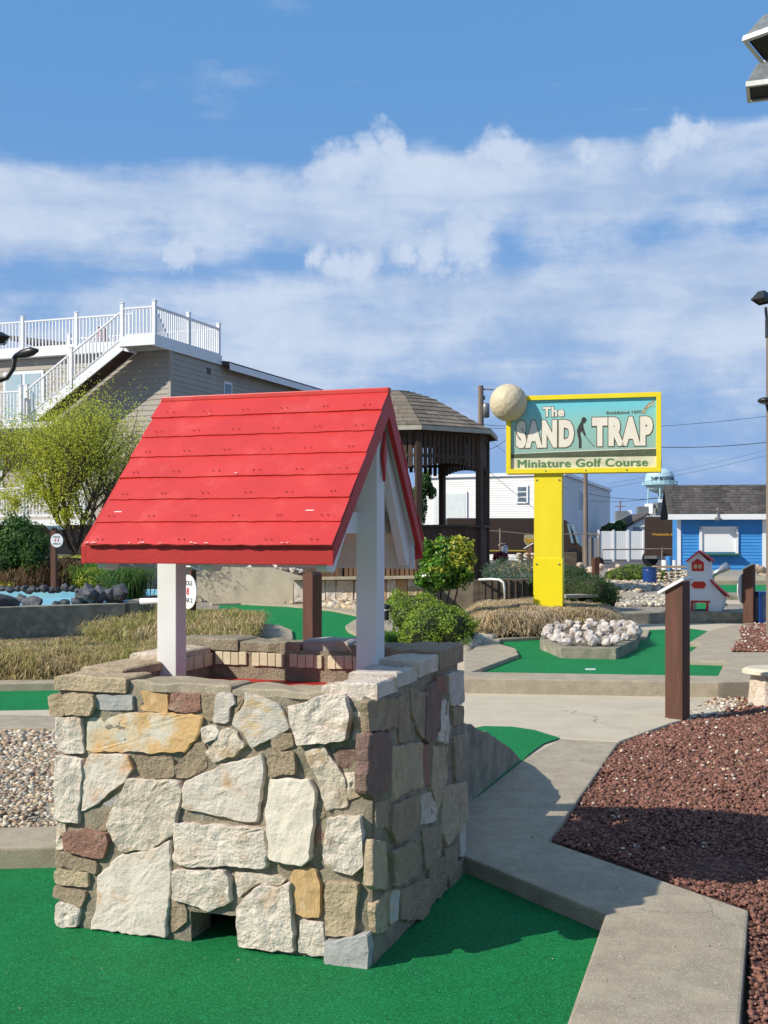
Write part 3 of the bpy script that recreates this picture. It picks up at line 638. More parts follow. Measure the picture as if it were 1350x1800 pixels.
SS = [
 ('b', .024, [(132, 172), (226, 166), (222, 255), (136, 266)]), ('u', .030, [(122, 275), (200, 270), (206, 380), (196, 440), (148, 474), (118, 450)]),
 ('b', .016, [(230, 165), (262, 150), (268, 290), (228, 300)]), ('b', .018, [(268, 135), (312, 150), (302, 290), (284, 260), (270, 210)]),
 ('u', .028, [(315, 130), (340, 118), (352, 160), (346, 262), (325, 295), (302, 290)]), ('d', .022, [(343, 100), (366, 100), (372, 150), (356, 160), (343, 150)]),
 ('w', .018, [(352, 178), (385, 168), (382, 300), (346, 298)]), ('l', .018, [(376, 92), (425, 82), (430, 180), (390, 190)]), ('b', .014, [(392, 196), (431, 190), (430, 238), (395, 248)]),
 ('t', .022, [(206, 312), (296, 300), (302, 430), (250, 450), (212, 480)]), ('d', .016, [(300, 305), (322, 305), (325, 425), (306, 430)]),
 ('b', .020, [(394, 282), (430, 276), (428, 400), (398, 410)]), ('t', .018, [(330, 312), (384, 310), (380, 400), (345, 500), (326, 440)]),
 ('b', .014, [(166, 482), (200, 470), (196, 556), (164, 556)]), ('b', .024, [(208, 488), (298, 452), (288, 560), (216, 602), (200, 560)]),
 ('q', .016, [(302, 458), (345, 446), (352, 530), (300, 548)]), ('t', .024, [(372, 432), (432, 415), (432, 520), (376, 610), (358, 560)]),
 ('t', .022, [(150, 592), (196, 600), (190, 740), (142, 730)]), ('b', .026, [(204, 622), (290, 590), (300, 690), (215, 732)]),
 ('b', .020, [(298, 562), (358, 546), (354, 640), (312, 682)]), ('b', .018, [(366, 622), (414, 600), (412, 680), (370, 702)]), ('l', .014, [(416, 546), (434, 540), (432, 640), (418, 642)]),
 ('b', .020, [(322, 662), (368, 642), (376, 740), (318, 800)]), ('b', .026, [(238, 740), (318, 706), (312, 828), (236, 832)]),
 ('t', .018, [(154, 786), (200, 742), (200, 860), (162, 872)]), ('b', .018, [(380, 704), (432, 640), (434, 690), (384, 738)]), ('l', .014, [(206, 745), (232, 742), (230, 830), (206, 850)]),
]
put_stones(wr, SS, 560, 1130, 1.709, cC, Vv, nR, seed0=300)
def random_stones(parent, O, X, n, L_, top, seed):
    rr = random.Random(seed); z = .02; k = 0
    while z < top-.06:
        h = min(rr.uniform(.12, .22), top-z-.005); s = .01
        while s < L_-.05:
            w = min(rr.uniform(.12, .30), L_-s-.01)
            if L_-s-w < .08: w = L_-s-.01
            j = lambda: rr.uniform(-.014, .014)
            poly = [(s+.008+j()*.3, z+.008+j()), (s+w-.008+j()*.3, z+.008+j()), (s+w-.008+j(), z+h-.008+j()*.5), (s+w*.5, z+h-.004+j()), (s+.008+j(), z+h-.008+j()*.5)]
            poly = [(min(max(a, .006), L_-.006), min(max(b, .004), top-.004)) for a, b in poly]
            part('stone', stone_mb(poly, O, X, n, rr.uniform(.014, .034), seed+k, .004), ST[rr.choice('wqrltbtbdq')], parent); k += 1; s += w
        z += h
random_stones(wb, cB, -U, Vv, wl, TOPB, 700)
random_stones(wlft, cD, -Vv, -U, wd, TOPF, 800)
# cap course: mortar bed on the front, loose flat stones on the sides and back
def cap(pts2, z0, z1, m, sd=1):
    mb = MB(); rr = random.Random(sd); n = len(pts2)
    top = [RW(s, v, z1+rr.uniform(-.006, .006)) for s, v in pts2]; bot = [RW(s, v, z0) for s, v in pts2]
    c = sum(top, Vector())/n; c.z = z1+rr.uniform(0, .008)
    mid = [p*.25+c*.0+p*.75 for p in top]; rim = [p.lerp(c, .10)+Vector((0, 0, .006)) for p in top]
    vs = bot+top+rim+[c]
    fs = [(i, (i+1) % n, n+(i+1) % n, n+i) for i in range(n)]+[(n+i, n+(i+1) % n, 2*n+(i+1) % n, 2*n+i) for i in range(n)]+[(2*n+i, 2*n+(i+1) % n, 3*n) for i in range(n)]
    mb.add(vs, fs); o = part('cap_stone', mb, m, well); bm = bmesh.new(); bm.from_mesh(o.data); bmesh.ops.recalc_face_normals(bm, faces=bm.faces); bm.to_mesh(o.data); bm.free()
hw, hd = wl/2, wd/2
def ragged(s0, s1, v0, v1, sd, k=5, j=.008):
    rr = random.Random(sd); o = []
    for i in range(k+1): o.append((s0+(s1-s0)*i/k, v0+rr.uniform(-j, j)))
    o += [(s1+rr.uniform(-j, j), v0+(v1-v0)*.5)]
    for i in range(k+1): o.append((s1+(s0-s1)*i/k, v1+rr.uniform(-j, j)))
    o += [(s0+rr.uniform(-j, j), v0+(v1-v0)*.5)]; return o
cap(ragged(-hw-.005, -.52*hw, -hd-.028, -hd+TH, 1), TOPF-.03, TOPF+.025, ST['t'], 1)
cap(ragged(-.51*hw, .15*hw, -hd-.012, -hd+TH, 2, 8), TOPF-.02, TOPF+.012, M_conc, 2)
cap(ragged(.16*hw, .80*hw, -hd-.010, -hd+TH, 3, 8), TOPF-.02, TOPF+.004, M_conc, 3)
cap(ragged(.80*hw, hw+.02, -hd+.0, -hd+.24, 4, 3), TOPF-.01, TOPF+.045, ST['w'], 4)
cap(ragged(.70*hw, .85*hw, -hd+.0, -hd+.10, 14, 3), TOPF-.01, TOPF+.03, ST['q'], 14)
cap(ragged(.72*hw, hw+.01, -hd+.25, -hd+.52, 5, 3), TOPF+.0, TOPF+.05, ST['l'], 5)
cap(ragged(.76*hw, hw+.02, -hd+.53, -hd+.80, 6, 3), TOPF+.01, TOPF+.075, ST['q'], 6)
cap(ragged(.70*hw, hw+.025, -hd+.81, hd+.03, 7, 4), TOPF+.01, TOPF+.095, ST['b'], 7)
cap(ragged(.30*hw, .69*hw, hd-TH-.01, hd+.01, 8, 5), TOPB-.01, TOPB+.03, M_mortar, 8)
cap(ragged(-.05*hw, .29*hw, hd-TH+.01, hd+.02, 9, 4), TOPB-.01, TOPB+.045, ST['g'], 9)
cap(ragged(-.52*hw, -.06*hw, hd-TH-.01, hd+.01, 10, 6), TOPB-.01, TOPB+.03, M_mortar, 10)
cap(ragged(-hw-.01, -.53*hw, hd-TH-.02, hd+.02, 11, 5), TOPB-.01, TOPB+.04, M_mortar, 11)
cap(ragged(-hw-.02, -hw+TH+.02, -hd+.18, -hd+.55, 12, 4), TOPF+.0, TOPF+.035, ST['t'], 12)
cap(ragged(-hw-.01, -hw+TH+.01, -hd+.56, hd-TH-.02, 13, 4), TOPF+.0, TOPF+.06, ST['q'], 13)
# cream bricks of the lining, seen over the front wall
bme = None
s = -hw+TH+.03; k = 0
while s < hw-TH-.06:
    w = .042
    if k % 5 == 4: s += .028; k += 1; continue
    if bme is None:
        o = part('brick', MB().box(RW(s+w/2, hd-TH-.004, TOPB-.047), (w-.003, .028, .062), rz=math.atan2(U.y, U.x)), M_brickc, wb, bevel=.003); bme = (o, s)
    else: dup_part(bme[0], U*(s-bme[1])+Vector((0, 0, RND.uniform(-.003, .003))))
    s += w; k += 1
for k in range(4):
    o = part('brick', MB().box(RW(-hw+TH+.004, hd-TH-.06-k*.10, TOPB-.055), (.028, .09, .062), rz=math.atan2(U.y, U.x)), M_brickc, wlft, bevel=.004)
part('well_floor', MB().box(RW(0, 0, .90), (wl-2*TH, wd-2*TH, .02), rz=math.atan2(U.y, U.x)), M_redd, well)
# posts
for sgn in (-.472, .478):
    part('post', MB().box(RW(sgn, -.04, 1.5), (.095, .095, 1.25), rz=math.atan2(U.y, U.x)), M_white, well, bevel=.004)
# roof
roof = part('roof', MB().extrude([(-.05, 2.205), (-.685, 1.56), (-.668, 1.545), (-.05, 2.175), (.395, 1.555), (.415, 1.57)], RW(-.51, 0, 0), Vv, Vector((0, 0, 1)), U*1.072), M_white, well)
def board_set(v0, z0, v1, z1, n, seed, sL, sR):
    rr = random.Random(seed); a = Vector((v0, z0)); b = Vector((v1, z1)); d = (b-a); ln = d.length; d.normalize(); nr = Vector((-d.y, d.x)); nr = nr if nr.y > 0 else -nr
    for i in range(n):
        t0, t1 = ln*i/n-(.012 if i else 0), ln*(i+1)/n+.004
        if i == n-1: t1 = ln
        vs = []; K = 40
        l, r_ = sL+.032*i/(n-1)+rr.uniform(-.004, .004), sR+rr.uniform(-.003, .003); wv = rr.uniform(0, 9)
        for k in range(K+1):
            s_ = l+(r_-l)*k/K; e = .0035*mnoise.noise(Vector((s_*22, wv, 0)))+.002*mnoise.noise(Vector((s_*70, wv, 4)))
            bow = .0025*mnoise.noise(Vector((s_*3, wv, 8)))
            for (t, o_) in ((t0, .003), (t1+e, .010+bow), (t1+e, .001), (t0, .0005)):
                q = a+d*t+nr*o_; vs.append(RW(s_, q.x, q.y))
        fs = []
        for k in range(K):
            for j in range(4): fs.append((k*4+j, k*4+(j+1) % 4, (k+1)*4+(j+1) % 4, (k+1)*4+j))
        fs += [(3, 2, 1, 0), (K*4, K*4+1, K*4+2, K*4+3)]
        mb = MB().add(vs, fs); o = part('roof_plank', mb, M_red, roof)
        bm = bmesh.new(); bm.from_mesh(o.data); bmesh.ops.recalc_face_normals(bm, faces=bm.faces); bm.to_mesh(o.data); bm.free()
board_set(-.05, 2.212, -.708, 1.560, 7, 3, -.512, .567)
board_set(-.05, 2.212, .437, 1.575, 6, 4, -.512, .567)
nl = MB(); dn_ = Vector((-.658, -.652)).normalized()
for i in range(7):
    for k in range(6):
        for e in (-.012, .012):
            t = (i+.80)/7; c = RW(-.43+k*.185+e+RND.uniform(-.006, .006), -.05-.658*t-.009, 2.212-.652*t+.010); nl.box(c, (.005, .005, .003), rx=0)
part('nail', nl, mat('nail_head', (.30, .02, .018), rough=.6), roof, kind='stuff')
part('ridge_board', MB().bar(RW(-.512, -.05, 2.213), RW(.569, -.05, 2.213), .035, .022), M_red, roof, bevel=.004)
part('fascia', MB().box(RW(.0275, -.683, 1.531), (1.065, .022, .078), rz=math.atan2(U.y, U.x)), M_redd, roof, bevel=.003)
part('fascia', MB().box(RW(.0275, .410, 1.535), (1.065, .022, .085), rz=math.atan2(U.y, U.x)), M_redd, roof, bevel=.003)
part('fascia_backing', MB().box(RW(.0275, .392, 1.515), (1.02, .012, .13), rz=math.atan2(U.y, U.x)), M_white, roof)
for s0 in (.545, -.512):
    for (v1, z1) in ((-.695, 1.562), (.425, 1.567)):
        part('rake_board', MB().extrude([(-.05, 2.208), (v1, z1), (v1, z1-.072), (-.05, 2.208-.105)], RW(s0, 0, 0), Vv, Vector((0, 0, 1)), U*.022), M_redd, roof, bevel=.002)
for s0 in (-.45, .02, .50):
    for (v1, z1) in ((-.655, 1.555), (.385, 1.56)):
        part('rafter', MB().extrude([(-.05, 2.165), (v1, z1), (v1+(.012 if v1 < 0 else -.012), z1-.085), (v1*.86, z1-.095), (-.05, 2.07)], RW(s0-.02, 0, 0), Vv, Vector((0, 0, 1)), U*.04), M_white, roof, bevel=.002)
for s0 in (-.415, .425): part('tie_beam', MB().bar(RW(s0, -.58, 1.655), RW(s0, .33, 1.655), .035, .09), M_white, roof, bevel=.002)
part('gusset', MB().extrude([(-.055, 2.04), (-.075, 1.94), (-.055, 1.83), (-.035, 1.94)], RW(.532, .018, 0), Vv, Vector((0, 0, 1)), U*.012), M_redd, roof)
# flakes of bare primer along the plank edges
pts = []
for i in range(1, 8):
    for k in range(3 if i < 7 else 34):
        t = i/7; s_ = RND.uniform(-.50, .55)
        if not (mnoise.noise(Vector((s_*6, i*3.1, 0))) > (.16 if i < 7 else -.1)): continue
        v = -.05-.658*t; z = 2.212-.652*t
        pts.append(RW(s_, v-.010, z+.011))
V_ = []; F_ = []
for k, p in enumerate(pts):
    l = RND.uniform(.002, .012); h = RND.uniform(.0008, .0028); dn = (RW(0, -.658, -.652)-RW(0, 0, 0)).normalized(); nn_ = dn.cross(U).normalized(); nn_ = nn_ if nn_.z > 0 else -nn_
    b = p-dn*RND.uniform(.0, .006)+nn_*.002
    V_ += [b-U*l-dn*h*.3, b+U*l*.8-dn*h, b+U*l+dn*h, b-U*l*.7+dn*h]; F_.append((4*k, 4*k+1, 4*k+2, 4*k+3))
mb = MB(); mb.add(V_, F_); part('paint_flake', mb, M_chipw, roof, kind='stuff')
# the sloping concrete wing wall behind the well
O_ = G(812, 1425, .07); E_ = G(916, 1338, .07)
dW = (E_-O_); lw = dW.length; dW.normalize()
wing = thing('wing_wall', 'low sloping concrete wall running down from the back corner of the stone well to the path', 'wall', O_)
tz = lambda t: .50*(1-max(0, t)/lw)**.8+.02*mnoise.noise(Vector((t*6, 1, 1)))
top = [(-1.1+ (lw+1.1)*k/28, .07+(tz(-1.1+(lw+1.1)*k/28) if -1.1+(lw+1.1)*k/28 > 0 else .50)+.01*mnoise.noise(Vector((k*.9, 2, 0)))) for k in range(29)]
nn2 = Vector((dW.y, -dW.x, 0))
part('wall', MB().extrude([(-1.1, -.05), (lw, -.05)]+list(reversed(top)), Vector((O_.x, O_.y, 0)), dW, Vector((0, 0, 1)), -nn2*.14), M_conc_old, wing, bevel=.006)
# ------------------------------------------------------------------ generic builders
def brown_post(label, px, ytop, ybase, zb, w=.14, rz=.35, board=True, group='brown wooden posts of the course', lean=0.0, bw=(.30, .22), name='wooden_post', m=None):
    b = G(px, ybase, zb); h = (ybase-ytop)/F*b.y
    t = thing(name, label, 'post', b, rz, group)
    mb = MB()
    if board: mb.extrude([(-w/2, -.05), (w/2, -.05), (w/2, h), (-w/2, h-w*.55)], (0, -w/2, 0), (1, 0, 0), (0, 0, 1), (lean, w, 0))
    else: mb.extrude([(-w/2, -.05), (w/2, -.05), (w/2, h-.03), (w*.25, h), (-w*.25, h), (-w/2, h-.03)], (0, -w/2, 0), (1, 0, 0), (0, 0, 1), (0, w, 0))
    part('post', mb, m or M_brownp, t, w=False, bevel=.005)
    if board: part('scorecard_shelf', MB().box((-.015, 0, h-w*.22), (bw[0], bw[1], .025), ry=-math.atan(.55)), M_white, t, w=False, bevel=.003)
    return t, h
def hole_sign(label, px, ytop, ybase, zb, dpx, dpy, rpx, hole, par, rz, group='round hole signs on brown posts', ext=0.0):
    b = G(px, ybase, zb); h = (ybase-ytop)/F*b.y
    t = thing('hole_sign', label, 'sign', b, rz, group)
    part('post', MB().box((0, 0, (h-ext)/2-.05), (.09, .09, h+ext+.1)), M_brownp, t, w=False, bevel=.004)
    part('shelf', MB().box((0, 0, h+.03), (.24, .22, .02), rx=-.35), M_white, t, w=False, bevel=.003)
    r = rpx/F*b.y; c = ((dpx-px)/F*b.y, -.062, H-(dpy-HZ)/F*b.y-zb)
    pts = [(r*.94*math.cos(a*math.pi/18), r*math.sin(a*math.pi/18)) for a in range(36)]
    d = part('disc', MB().extrude(pts, c, (1, 0, 0), (0, 0, 1), (0, -.014, 0)), M_white, t, w=False)
    o = Vector(c)+Vector((0, -.0145, 0)); X = (1, 0, 0); Y = (0, 0, 1)
    text('lettering', 'HOLE', M_letter, d, o+Vector((-r*.5, 0, r*.38)), X, Y, r*1.0, r*.27, d=.002, bold=.02)
    text('lettering', hole, M_redl, d, o+Vector((-r*.15*len(hole), 0, -r*.18)), X, Y, r*.30*len(hole), r*.42, d=.002, bold=.03)
    text('lettering', par, M_letter, d, o+Vector((-r*.52, 0, -r*.62)), X, Y, r*1.04, r*.27, d=.002, bold=.02)
    return t
def leaf_shell(cs, n, fill=.35, rough=1.0):
    """points and outward normals in a set of ellipsoids (centre, radii), mostly near the skin"""
    P_, N_ = [], []; tot = sum(c[1][0]*c[1][2] for c in cs)
    for c, r in cs:
        k = max(8, int(n*r[0]*r[2]/tot)); d = NR.normal(size=(k, 3)); d /= np.linalg.norm(d, axis=1, keepdims=True)
        rad = 1-np.abs(NR.normal(size=(k, 1)))*fill*.5; p = np.array(c)+d*rad*np.array(r)
        P_.append(p); N_.append(d/np.array(r))
    P_ = np.vstack(P_); cc_ = np.mean([c[0] for c in cs], axis=0); rr_ = np.array(cs[0][1])*.0+max(cs[0][1])
    wv_ = (np.sin(P_[:, 0:1]*17/rr_[0]*.5+1)*np.sin(P_[:, 2:3]*15/rr_[0]*.5)+.7*np.sin(P_[:, 0:1]*31/rr_[0]*.5+2)*np.sin(P_[:, 2:3]*27/rr_[0]*.5+P_[:, 1:2]*9/rr_[0]))*.055
    P_ = P_+(P_-cc_)*wv_*rough; N_ = np.vstack(N_); N_ /= np.linalg.norm(N_, axis=1, keepdims=True); return P_, N_
def shrub(name, label, cat, cs, n, size, m, aspect=.5, core=.78, zmin=None, extra=None, group=None, stems=None, rough=1.0):
    lo = min(c[0][2]-c[1][2] for c in cs); t = thing(name, label, cat, (cs[0][0][0], cs[0][0][1], zmin if zmin is not None else lo), group=group)
    P_, N_ = leaf_shell(cs, n, rough=rough)
    if zmin is not None: k = P_[:, 2] > zmin; P_, N_ = P_[k], N_[k]
    L0 = np.array(t.location)
    mm = leaves('foliage', P_-L0, size, aspect, nrm=N_); link('foliage', mm, m, t, kind='stuff')
    if extra:
        for em, mask in extra:
            q = mask(P_); pp = P_[q]+N_[q]*size*.3; mm = leaves('foliage', pp-L0, size*1.05, aspect, nrm=N_[q]); link('foliage', mm, em, t, kind='stuff', label='yellow leaves')
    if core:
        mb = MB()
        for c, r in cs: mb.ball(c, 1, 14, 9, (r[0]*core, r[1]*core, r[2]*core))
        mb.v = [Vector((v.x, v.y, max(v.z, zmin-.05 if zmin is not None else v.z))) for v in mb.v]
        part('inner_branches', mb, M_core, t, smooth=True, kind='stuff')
    if stems:
        mb = MB()
        for a, b in stems: mb.tube([a, (Vector(a)+Vector(b))/2+Vector((.02, 0, 0)), b], [.016, .013, .008], 6)
        part('stem', mb, M_bark, t)
    return t
def grass_mesh(name, pts, hts, lean_dir=None, w=.006, droop=.6, spread=.5):
    n = len(pts); a = NR.uniform(0, 2*np.pi, n); d = np.stack([np.cos(a), np.sin(a)], 1)
    if lean_dir is not None: d = d*.9+np.array(lean_dir)[None]*.45; d /= np.linalg.norm(d, axis=1, keepdims=True)
    sp = NR.uniform(.2, 1, n)*spread; side = np.stack([-d[:, 1], d[:, 0], np.zeros(n)], 1)*(w*NR.uniform(.6, 1.3, n))[:, None]
    d3 = np.concatenate([d, np.zeros((n, 1))], 1); up = np.array([0, 0, 1.0]); h = np.asarray(hts)
    p0 = np.asarray(pts); p1 = p0+d3*(h*sp*.35)[:, None]+up*(h*.6)[:, None]; p2 = p0+d3*(h*sp*.9)[:, None]+up*(h*(1-droop*.25))[:, None]
    p3 = p0+d3*(h*sp*1.55)[:, None]+up*(h*(1-droop*.75))[:, None]
    V = np.stack([p0-side, p0+side, p1-side*.9, p1+side*.9, p2-side*.7, p2+side*.7, p3-side*.2, p3+side*.2], 1)
    f = np.array([[0, 1, 3, 2], [2, 3, 5, 4], [4, 5, 7, 6]]); Ff = f[None]+(np.arange(n)*8)[:, None, None]
    return npmesh(name, V, Ff.reshape(-1, 4))
def grass_bank(name, label, poly, zfun, n, hts, mats, cat='grass', w=.006, droop=.8, spread=.8, core=True, lean=None, kind='stuff'):
    """a planted bank of grass: one clump mass, with the soil hump beneath it"""
    pts = scatter(poly, n); z = np.array([zfun(x, y) for x, y in pts])
    from mathutils import noise as mn
    pn = np.array([mn.noise(Vector((x*1.6, y*1.6, 7)))+.5*mn.noise(Vector((x*5, y*5, 2))) for x, y in pts]); hn = np.array([mn.noise(Vector((x*4.5, y*4.5, 1))) for x, y in pts])
    i = np.clip(((pn+NR.normal(size=len(pts))*.22+.45)*len(mats)/.9).astype(int), 0, len(mats)-1)
    for k, m in enumerate(mats):
        q = i == k; p = np.column_stack([pts[q], z[q]-.02]); h = NR.uniform(hts[0], hts[1], q.sum())*(1+.9*hn[q])
        o = link(name, grass_mesh(name, p, h, lean, w, droop, spread), m, kind=kind); o['label'] = label
    if core:
        P_ = np.array([p[:2] for p in poly]); lo, hi = P_.min(0), P_.max(0); nx = max(6, int((hi[0]-lo[0])/.12)); ny = max(6, int((hi[1]-lo[1])/.12))
        vs = []; idx = {}; fs = []
        for a in range(nx+1):
            for b in range(ny+1):
                x, y = lo[0]+(hi[0]-lo[0])*a/nx, lo[1]+(hi[1]-lo[1])*b/ny; idx[a, b] = len(vs); vs.append((x, y, zfun(x, y)-.01))
        inn = inpoly(np.array([[lo[0]+(hi[0]-lo[0])*(a+.5)/nx, lo[1]+(hi[1]-lo[1])*(b+.5)/ny] for a in range(nx) for b in range(ny)]), poly).reshape(nx, ny)
        for a in range(nx):
            for b in range(ny):
                if inn[a, b]: fs.append((idx[a, b], idx[a+1, b], idx[a+1, b+1], idx[a, b+1]))
        solo('bank', MB().add(vs, fs), M_corey, kind='structure', smooth=True)
def rocks(name, label, spec, m, group, cat='rock', jag=.3, sub=2):
    for i, (px, py, Y, r, sc) in enumerate(spec):
        c = P(px, py, Y); mb = MB().rock(c, r, hash((px, py)) % 9973, sc, jag, sub)
        solo(name, mb, m, label[i % len(label)] if isinstance(label, list) else label, cat, group)

# ------------------------------------------------------------------ the course sign
SR = math.radians(-14); sb = P(890, 833, 17.8); SG = thing('course_sign', 'yellow framed miniature golf course sign with a big golf ball on its corner', 'sign', (sb.x, sb.y, .40), SR)
z0 = sb.z-.40; SW, SH = 2.30, 1.18
part('cabinet', MB().box((SW/2, .16, z0+SH/2), (SW, .26, SH)), M_yellow, SG, w=False, bevel=.006)
for nm, b in (('frame', [((SW/2, .0, z0+.035), (SW, .07, .07)), ((SW/2, .0, z0+SH-.035), (SW, .07, .07)), ((.035, .0, z0+SH/2), (.07, .07, SH-.14)), ((SW-.035, .0, z0+SH/2), (.07, .07, SH-.14))]),):
    for c, d in b: part(nm, MB().box(c, d), M_yellow, SG, w=False, bevel=.004)
part('pole', MB().box((.63, .16, z0/2-.05), (.42, .28, z0+.1)), M_yellow, SG, w=False, bevel=.004)
part('pole_sleeve', MB().box((.63, .16, (z0*.40)/2-.05), (.44, .30, z0*.40+.1)), mat('yellow_sleeve', (.80, .66, .01), (.77, .63, .01), rough=.4, scale=3), SG, w=False, bevel=.003)
for bx, bz in ((.46, .10), (.80, .10), (.46, z0*.36), (.80, z0*.36), (.46, z0-.10), (.80, z0-.10)): part('bolt', MB().box((bx, .006 if bz < z0*.4 else .016, bz), (.022, .012, .022)), M_lampgrey, SG, w=False)
for bx in (.60, 1.2, 1.8): part('bolt', MB().box((bx, -.038, z0+.035), (.018, .01, .018)), M_lampgrey, SG, w=False)
# printed face
mf = bpy.data.materials.new('sign_print'); mf.use_nodes = True; t_ = mf.node_tree; b_ = t_.nodes['Principled BSDF']; b_.inputs['Roughness'].default_value = .35
ct = t_.nodes.new('ShaderNodeTexCoord'); sp_ = t_.nodes.new('ShaderNodeSeparateXYZ'); t_.links.new(ct.outputs['Object'], sp_.inputs[0])
mr_ = t_.nodes.new('ShaderNodeMapRange'); t_.links.new(sp_.outputs[2], mr_.inputs[0]); mr_.inputs[1].default_value = z0+.36; mr_.inputs[2].default_value = z0+SH-.07
rp = t_.nodes.new('ShaderNodeValToRGB'); t_.links.new(mr_.outputs[0], rp.inputs[0])
for e, (p, c) in zip(rp.color_ramp.elements, [(0, (.27, .42, .35, 1)), (1, (.13, .56, .66, 1))]): e.position = p; e.color = c
e = rp.color_ramp.elements.new(.55); e.color = (.25, .50, .44, 1)
t_.links.new(rp.outputs[0], b_.inputs['Base Color'])
face = part('face', MB().box((SW/2, .022, z0+SH/2), (SW-.14, .02, SH-.14)), mf, SG, w=False)
fy = .0115
M_cream = mat('cream_print', (.66, .63, .44), rough=.5); M_grnp = mat('green_print', (.10, .22, .07), rough=.5); M_band = mat('band_print', (.085, .11, .06), rough=.5)
M_outl = mat('brown_print', (.15, .085, .04), rough=.6); M_letw = mat('cream_letter', (.74, .69, .58), (.70, .64, .52), rough=.6, scale=6); M_faint = mat('faint_print', (.20, .20, .12), rough=.6)
X, Y = (1, 0, 0), (0, 0, 1)
def flat(name, poly, m, off): return part(name, MB().extrude(poly, (0, fy-off, 0), X, Y, (0, -.002, 0)), m, face, w=False)
flat('print_band', [(.07, z0+.07), (SW-.07, z0+.07), (SW-.07, z0+.235), (.07, z0+.235)], M_cream, .001)
flat('print_band', [(.07, z0+.235), (SW-.07, z0+.235), (SW-.07, z0+.345), (.07, z0+.30)], M_band, .001)
flat('print_line', [(.07, z0+.30), (.8, z0+.322), (SW-.07, z0+.345), (SW-.07, z0+.358), (.8, z0+.332), (.07, z0+.303)], M_letw, .001)
def ttx(s, x, z, w, h, bold, g=.010, m=M_letw, outline=M_outl, shear=0, sp=1.0):
    x *= .975; w *= .975
    if outline: text('lettering', s, outline, face, (x, fy, z), X, Y, w, h, d=.002, bold=bold+.035, off=.002, spacing=sp, gap=g)
    text('lettering', s, m, face, (x, fy, z), X, Y, w, h, d=.002, bold=bold, off=.006, spacing=sp)
ttx('SAND', .15, z0+.385, .90, .425, .075, sp=1.2, g=.012); ttx('TRAP', 1.325, z0+.395, .91, .435, .075, sp=1.2, g=.012)
ttx('The', .57, z0+.855, .33, .150, .04, sp=1.08, g=.008)
for dx_, dz_ in ((0, 0), (.007, 0), (.0035, .004), (.0105, .0)): text('lettering', 'Miniature Golf Course', M_grnp, face, (.17+dx_, fy-dx_*.02, z0+.090+dz_), X, Y, 1.93, .120, d=.002, off=.006, spacing=1.05)
ttx('Established 1977', 1.54, z0+.875, .52, .045, .01, m=M_faint, outline=None)
ttx('“Make the Best Mini-Golf Memories with Us!”', .85, z0+.262, 1.30, .055, 0, m=M_faint, outline=None, shear=.3)
gx = lambda a, b: ((a-215)/ (1205-215)*(SW-.14)+.07, z0+.07+(625-b+.035*(a-215)*0)/(625-150)*(SH-.14))
sk = lambda pts: [gx(a, b-(1205-a)*.028+14) for a, b in pts]
M_sil = mat('silhouette_print', (.045, .042, .035), rough=.6)
flat('golfer_print', sk([(700, 305), (703, 285), (715, 272), (728, 276), (740, 292), (733, 300), (728, 312), (714, 318), (716, 345), (732, 396), (722, 403), (704, 368), (694, 384), (702, 430), (702, 478), (706, 486), (684, 486), (684, 430), (675, 395), (671, 366), (684, 330)]), M_sil, .001)
flat('golfer_print', sk([(724, 402), (727, 400), (786, 470), (795, 472), (784, 474)]), M_sil, .001)
for k in range(3): flat('rainbow_print', sk([(1105+k*8, 248), (1120+k*8, 215-k*2), (1150+k*6, 180+k*6), (1196, 152+k*22), (1196, 160+k*22), (1155+k*6, 188+k*6), (1128+k*8, 219), (1114+k*8, 250)]), mat('rainbow_%d' % k, [(.40, .25, .16), (.50, .45, .25), (.30, .42, .30)][k]), .001)
bc = (.04, -.05, z0+SH-.10)
ball = part('golf_ball', MB().ball(bc, .285, 40, 28), mat('golf_ball_paint', (.60, .51, .35), (.53, .45, .30), rough=.55, scale=2, bump=.04, bscale=3, bvor=16, bdist=.012, spec=.4), SG, w=False, smooth=True)

# ------------------------------------------------------------------ posts and hole signs
bp, hh = brown_post('tall brown post with sloping white top at the corner of the red mulch bed', 1191, 1022, 1265, .06, w=.155, rz=math.radians(-38), bw=(.26, .22))
brown_post('round topped brown post in front of the winding green turf behind the well', 549, 1005, 1145, .17, w=.17, rz=math.radians(-40), board=False)
p2, h2 = brown_post('short brown post beside the blue bin with a white disc on its left edge', 1317, 992, 1097, .20, w=.16, rz=math.radians(-30), board=True, bw=(.18, .17))
b2 = Vector(p2.location)
part('disc', MB().extrude([(.22*math.cos(a*math.pi/12), .24*math.sin(a*math.pi/12)) for a in range(24)], (-.095, 0, .56), (.15, .99, 0), (0, 0, 1), (-.012, .002, 0)), M_white, p2, w=False)
brown_post('small brown stake standing before the white rocks left of the green mound', 1047, 980, 1022, .33, w=.16, rz=.3, board=False)
brown_post('leaning brown post with a white top left of the yellow sign pole', 932, 957, 1003, .5, w=.2, rz=math.radians(-25), board=True, bw=(.35, .25))
brown_post('pale brown stake left of the leaning post near the yellow sign pole', 916, 974, 1001, .5, w=.13, rz=.3, board=False, m=M_picket)
hole_sign('round white hole 8 par 2 sign partly hidden by the left well post', 338, 1003, 1108, .17, 338, 1040, 30, '8', 'PAR 2', math.radians(-50))
hole_sign('round white hole 11 sign beside the dark green shrub on the left', 95, 930, 988, 1.15, 103, 950, 12, '11', 'PAR 3', math.radians(-6), ext=.7)
hole_sign('tiny round hole sign right of the gazebo in front of the brown truck', 882, 958, 985, .55, 887, 966, 8, '9', 'PAR 2', math.radians(40))

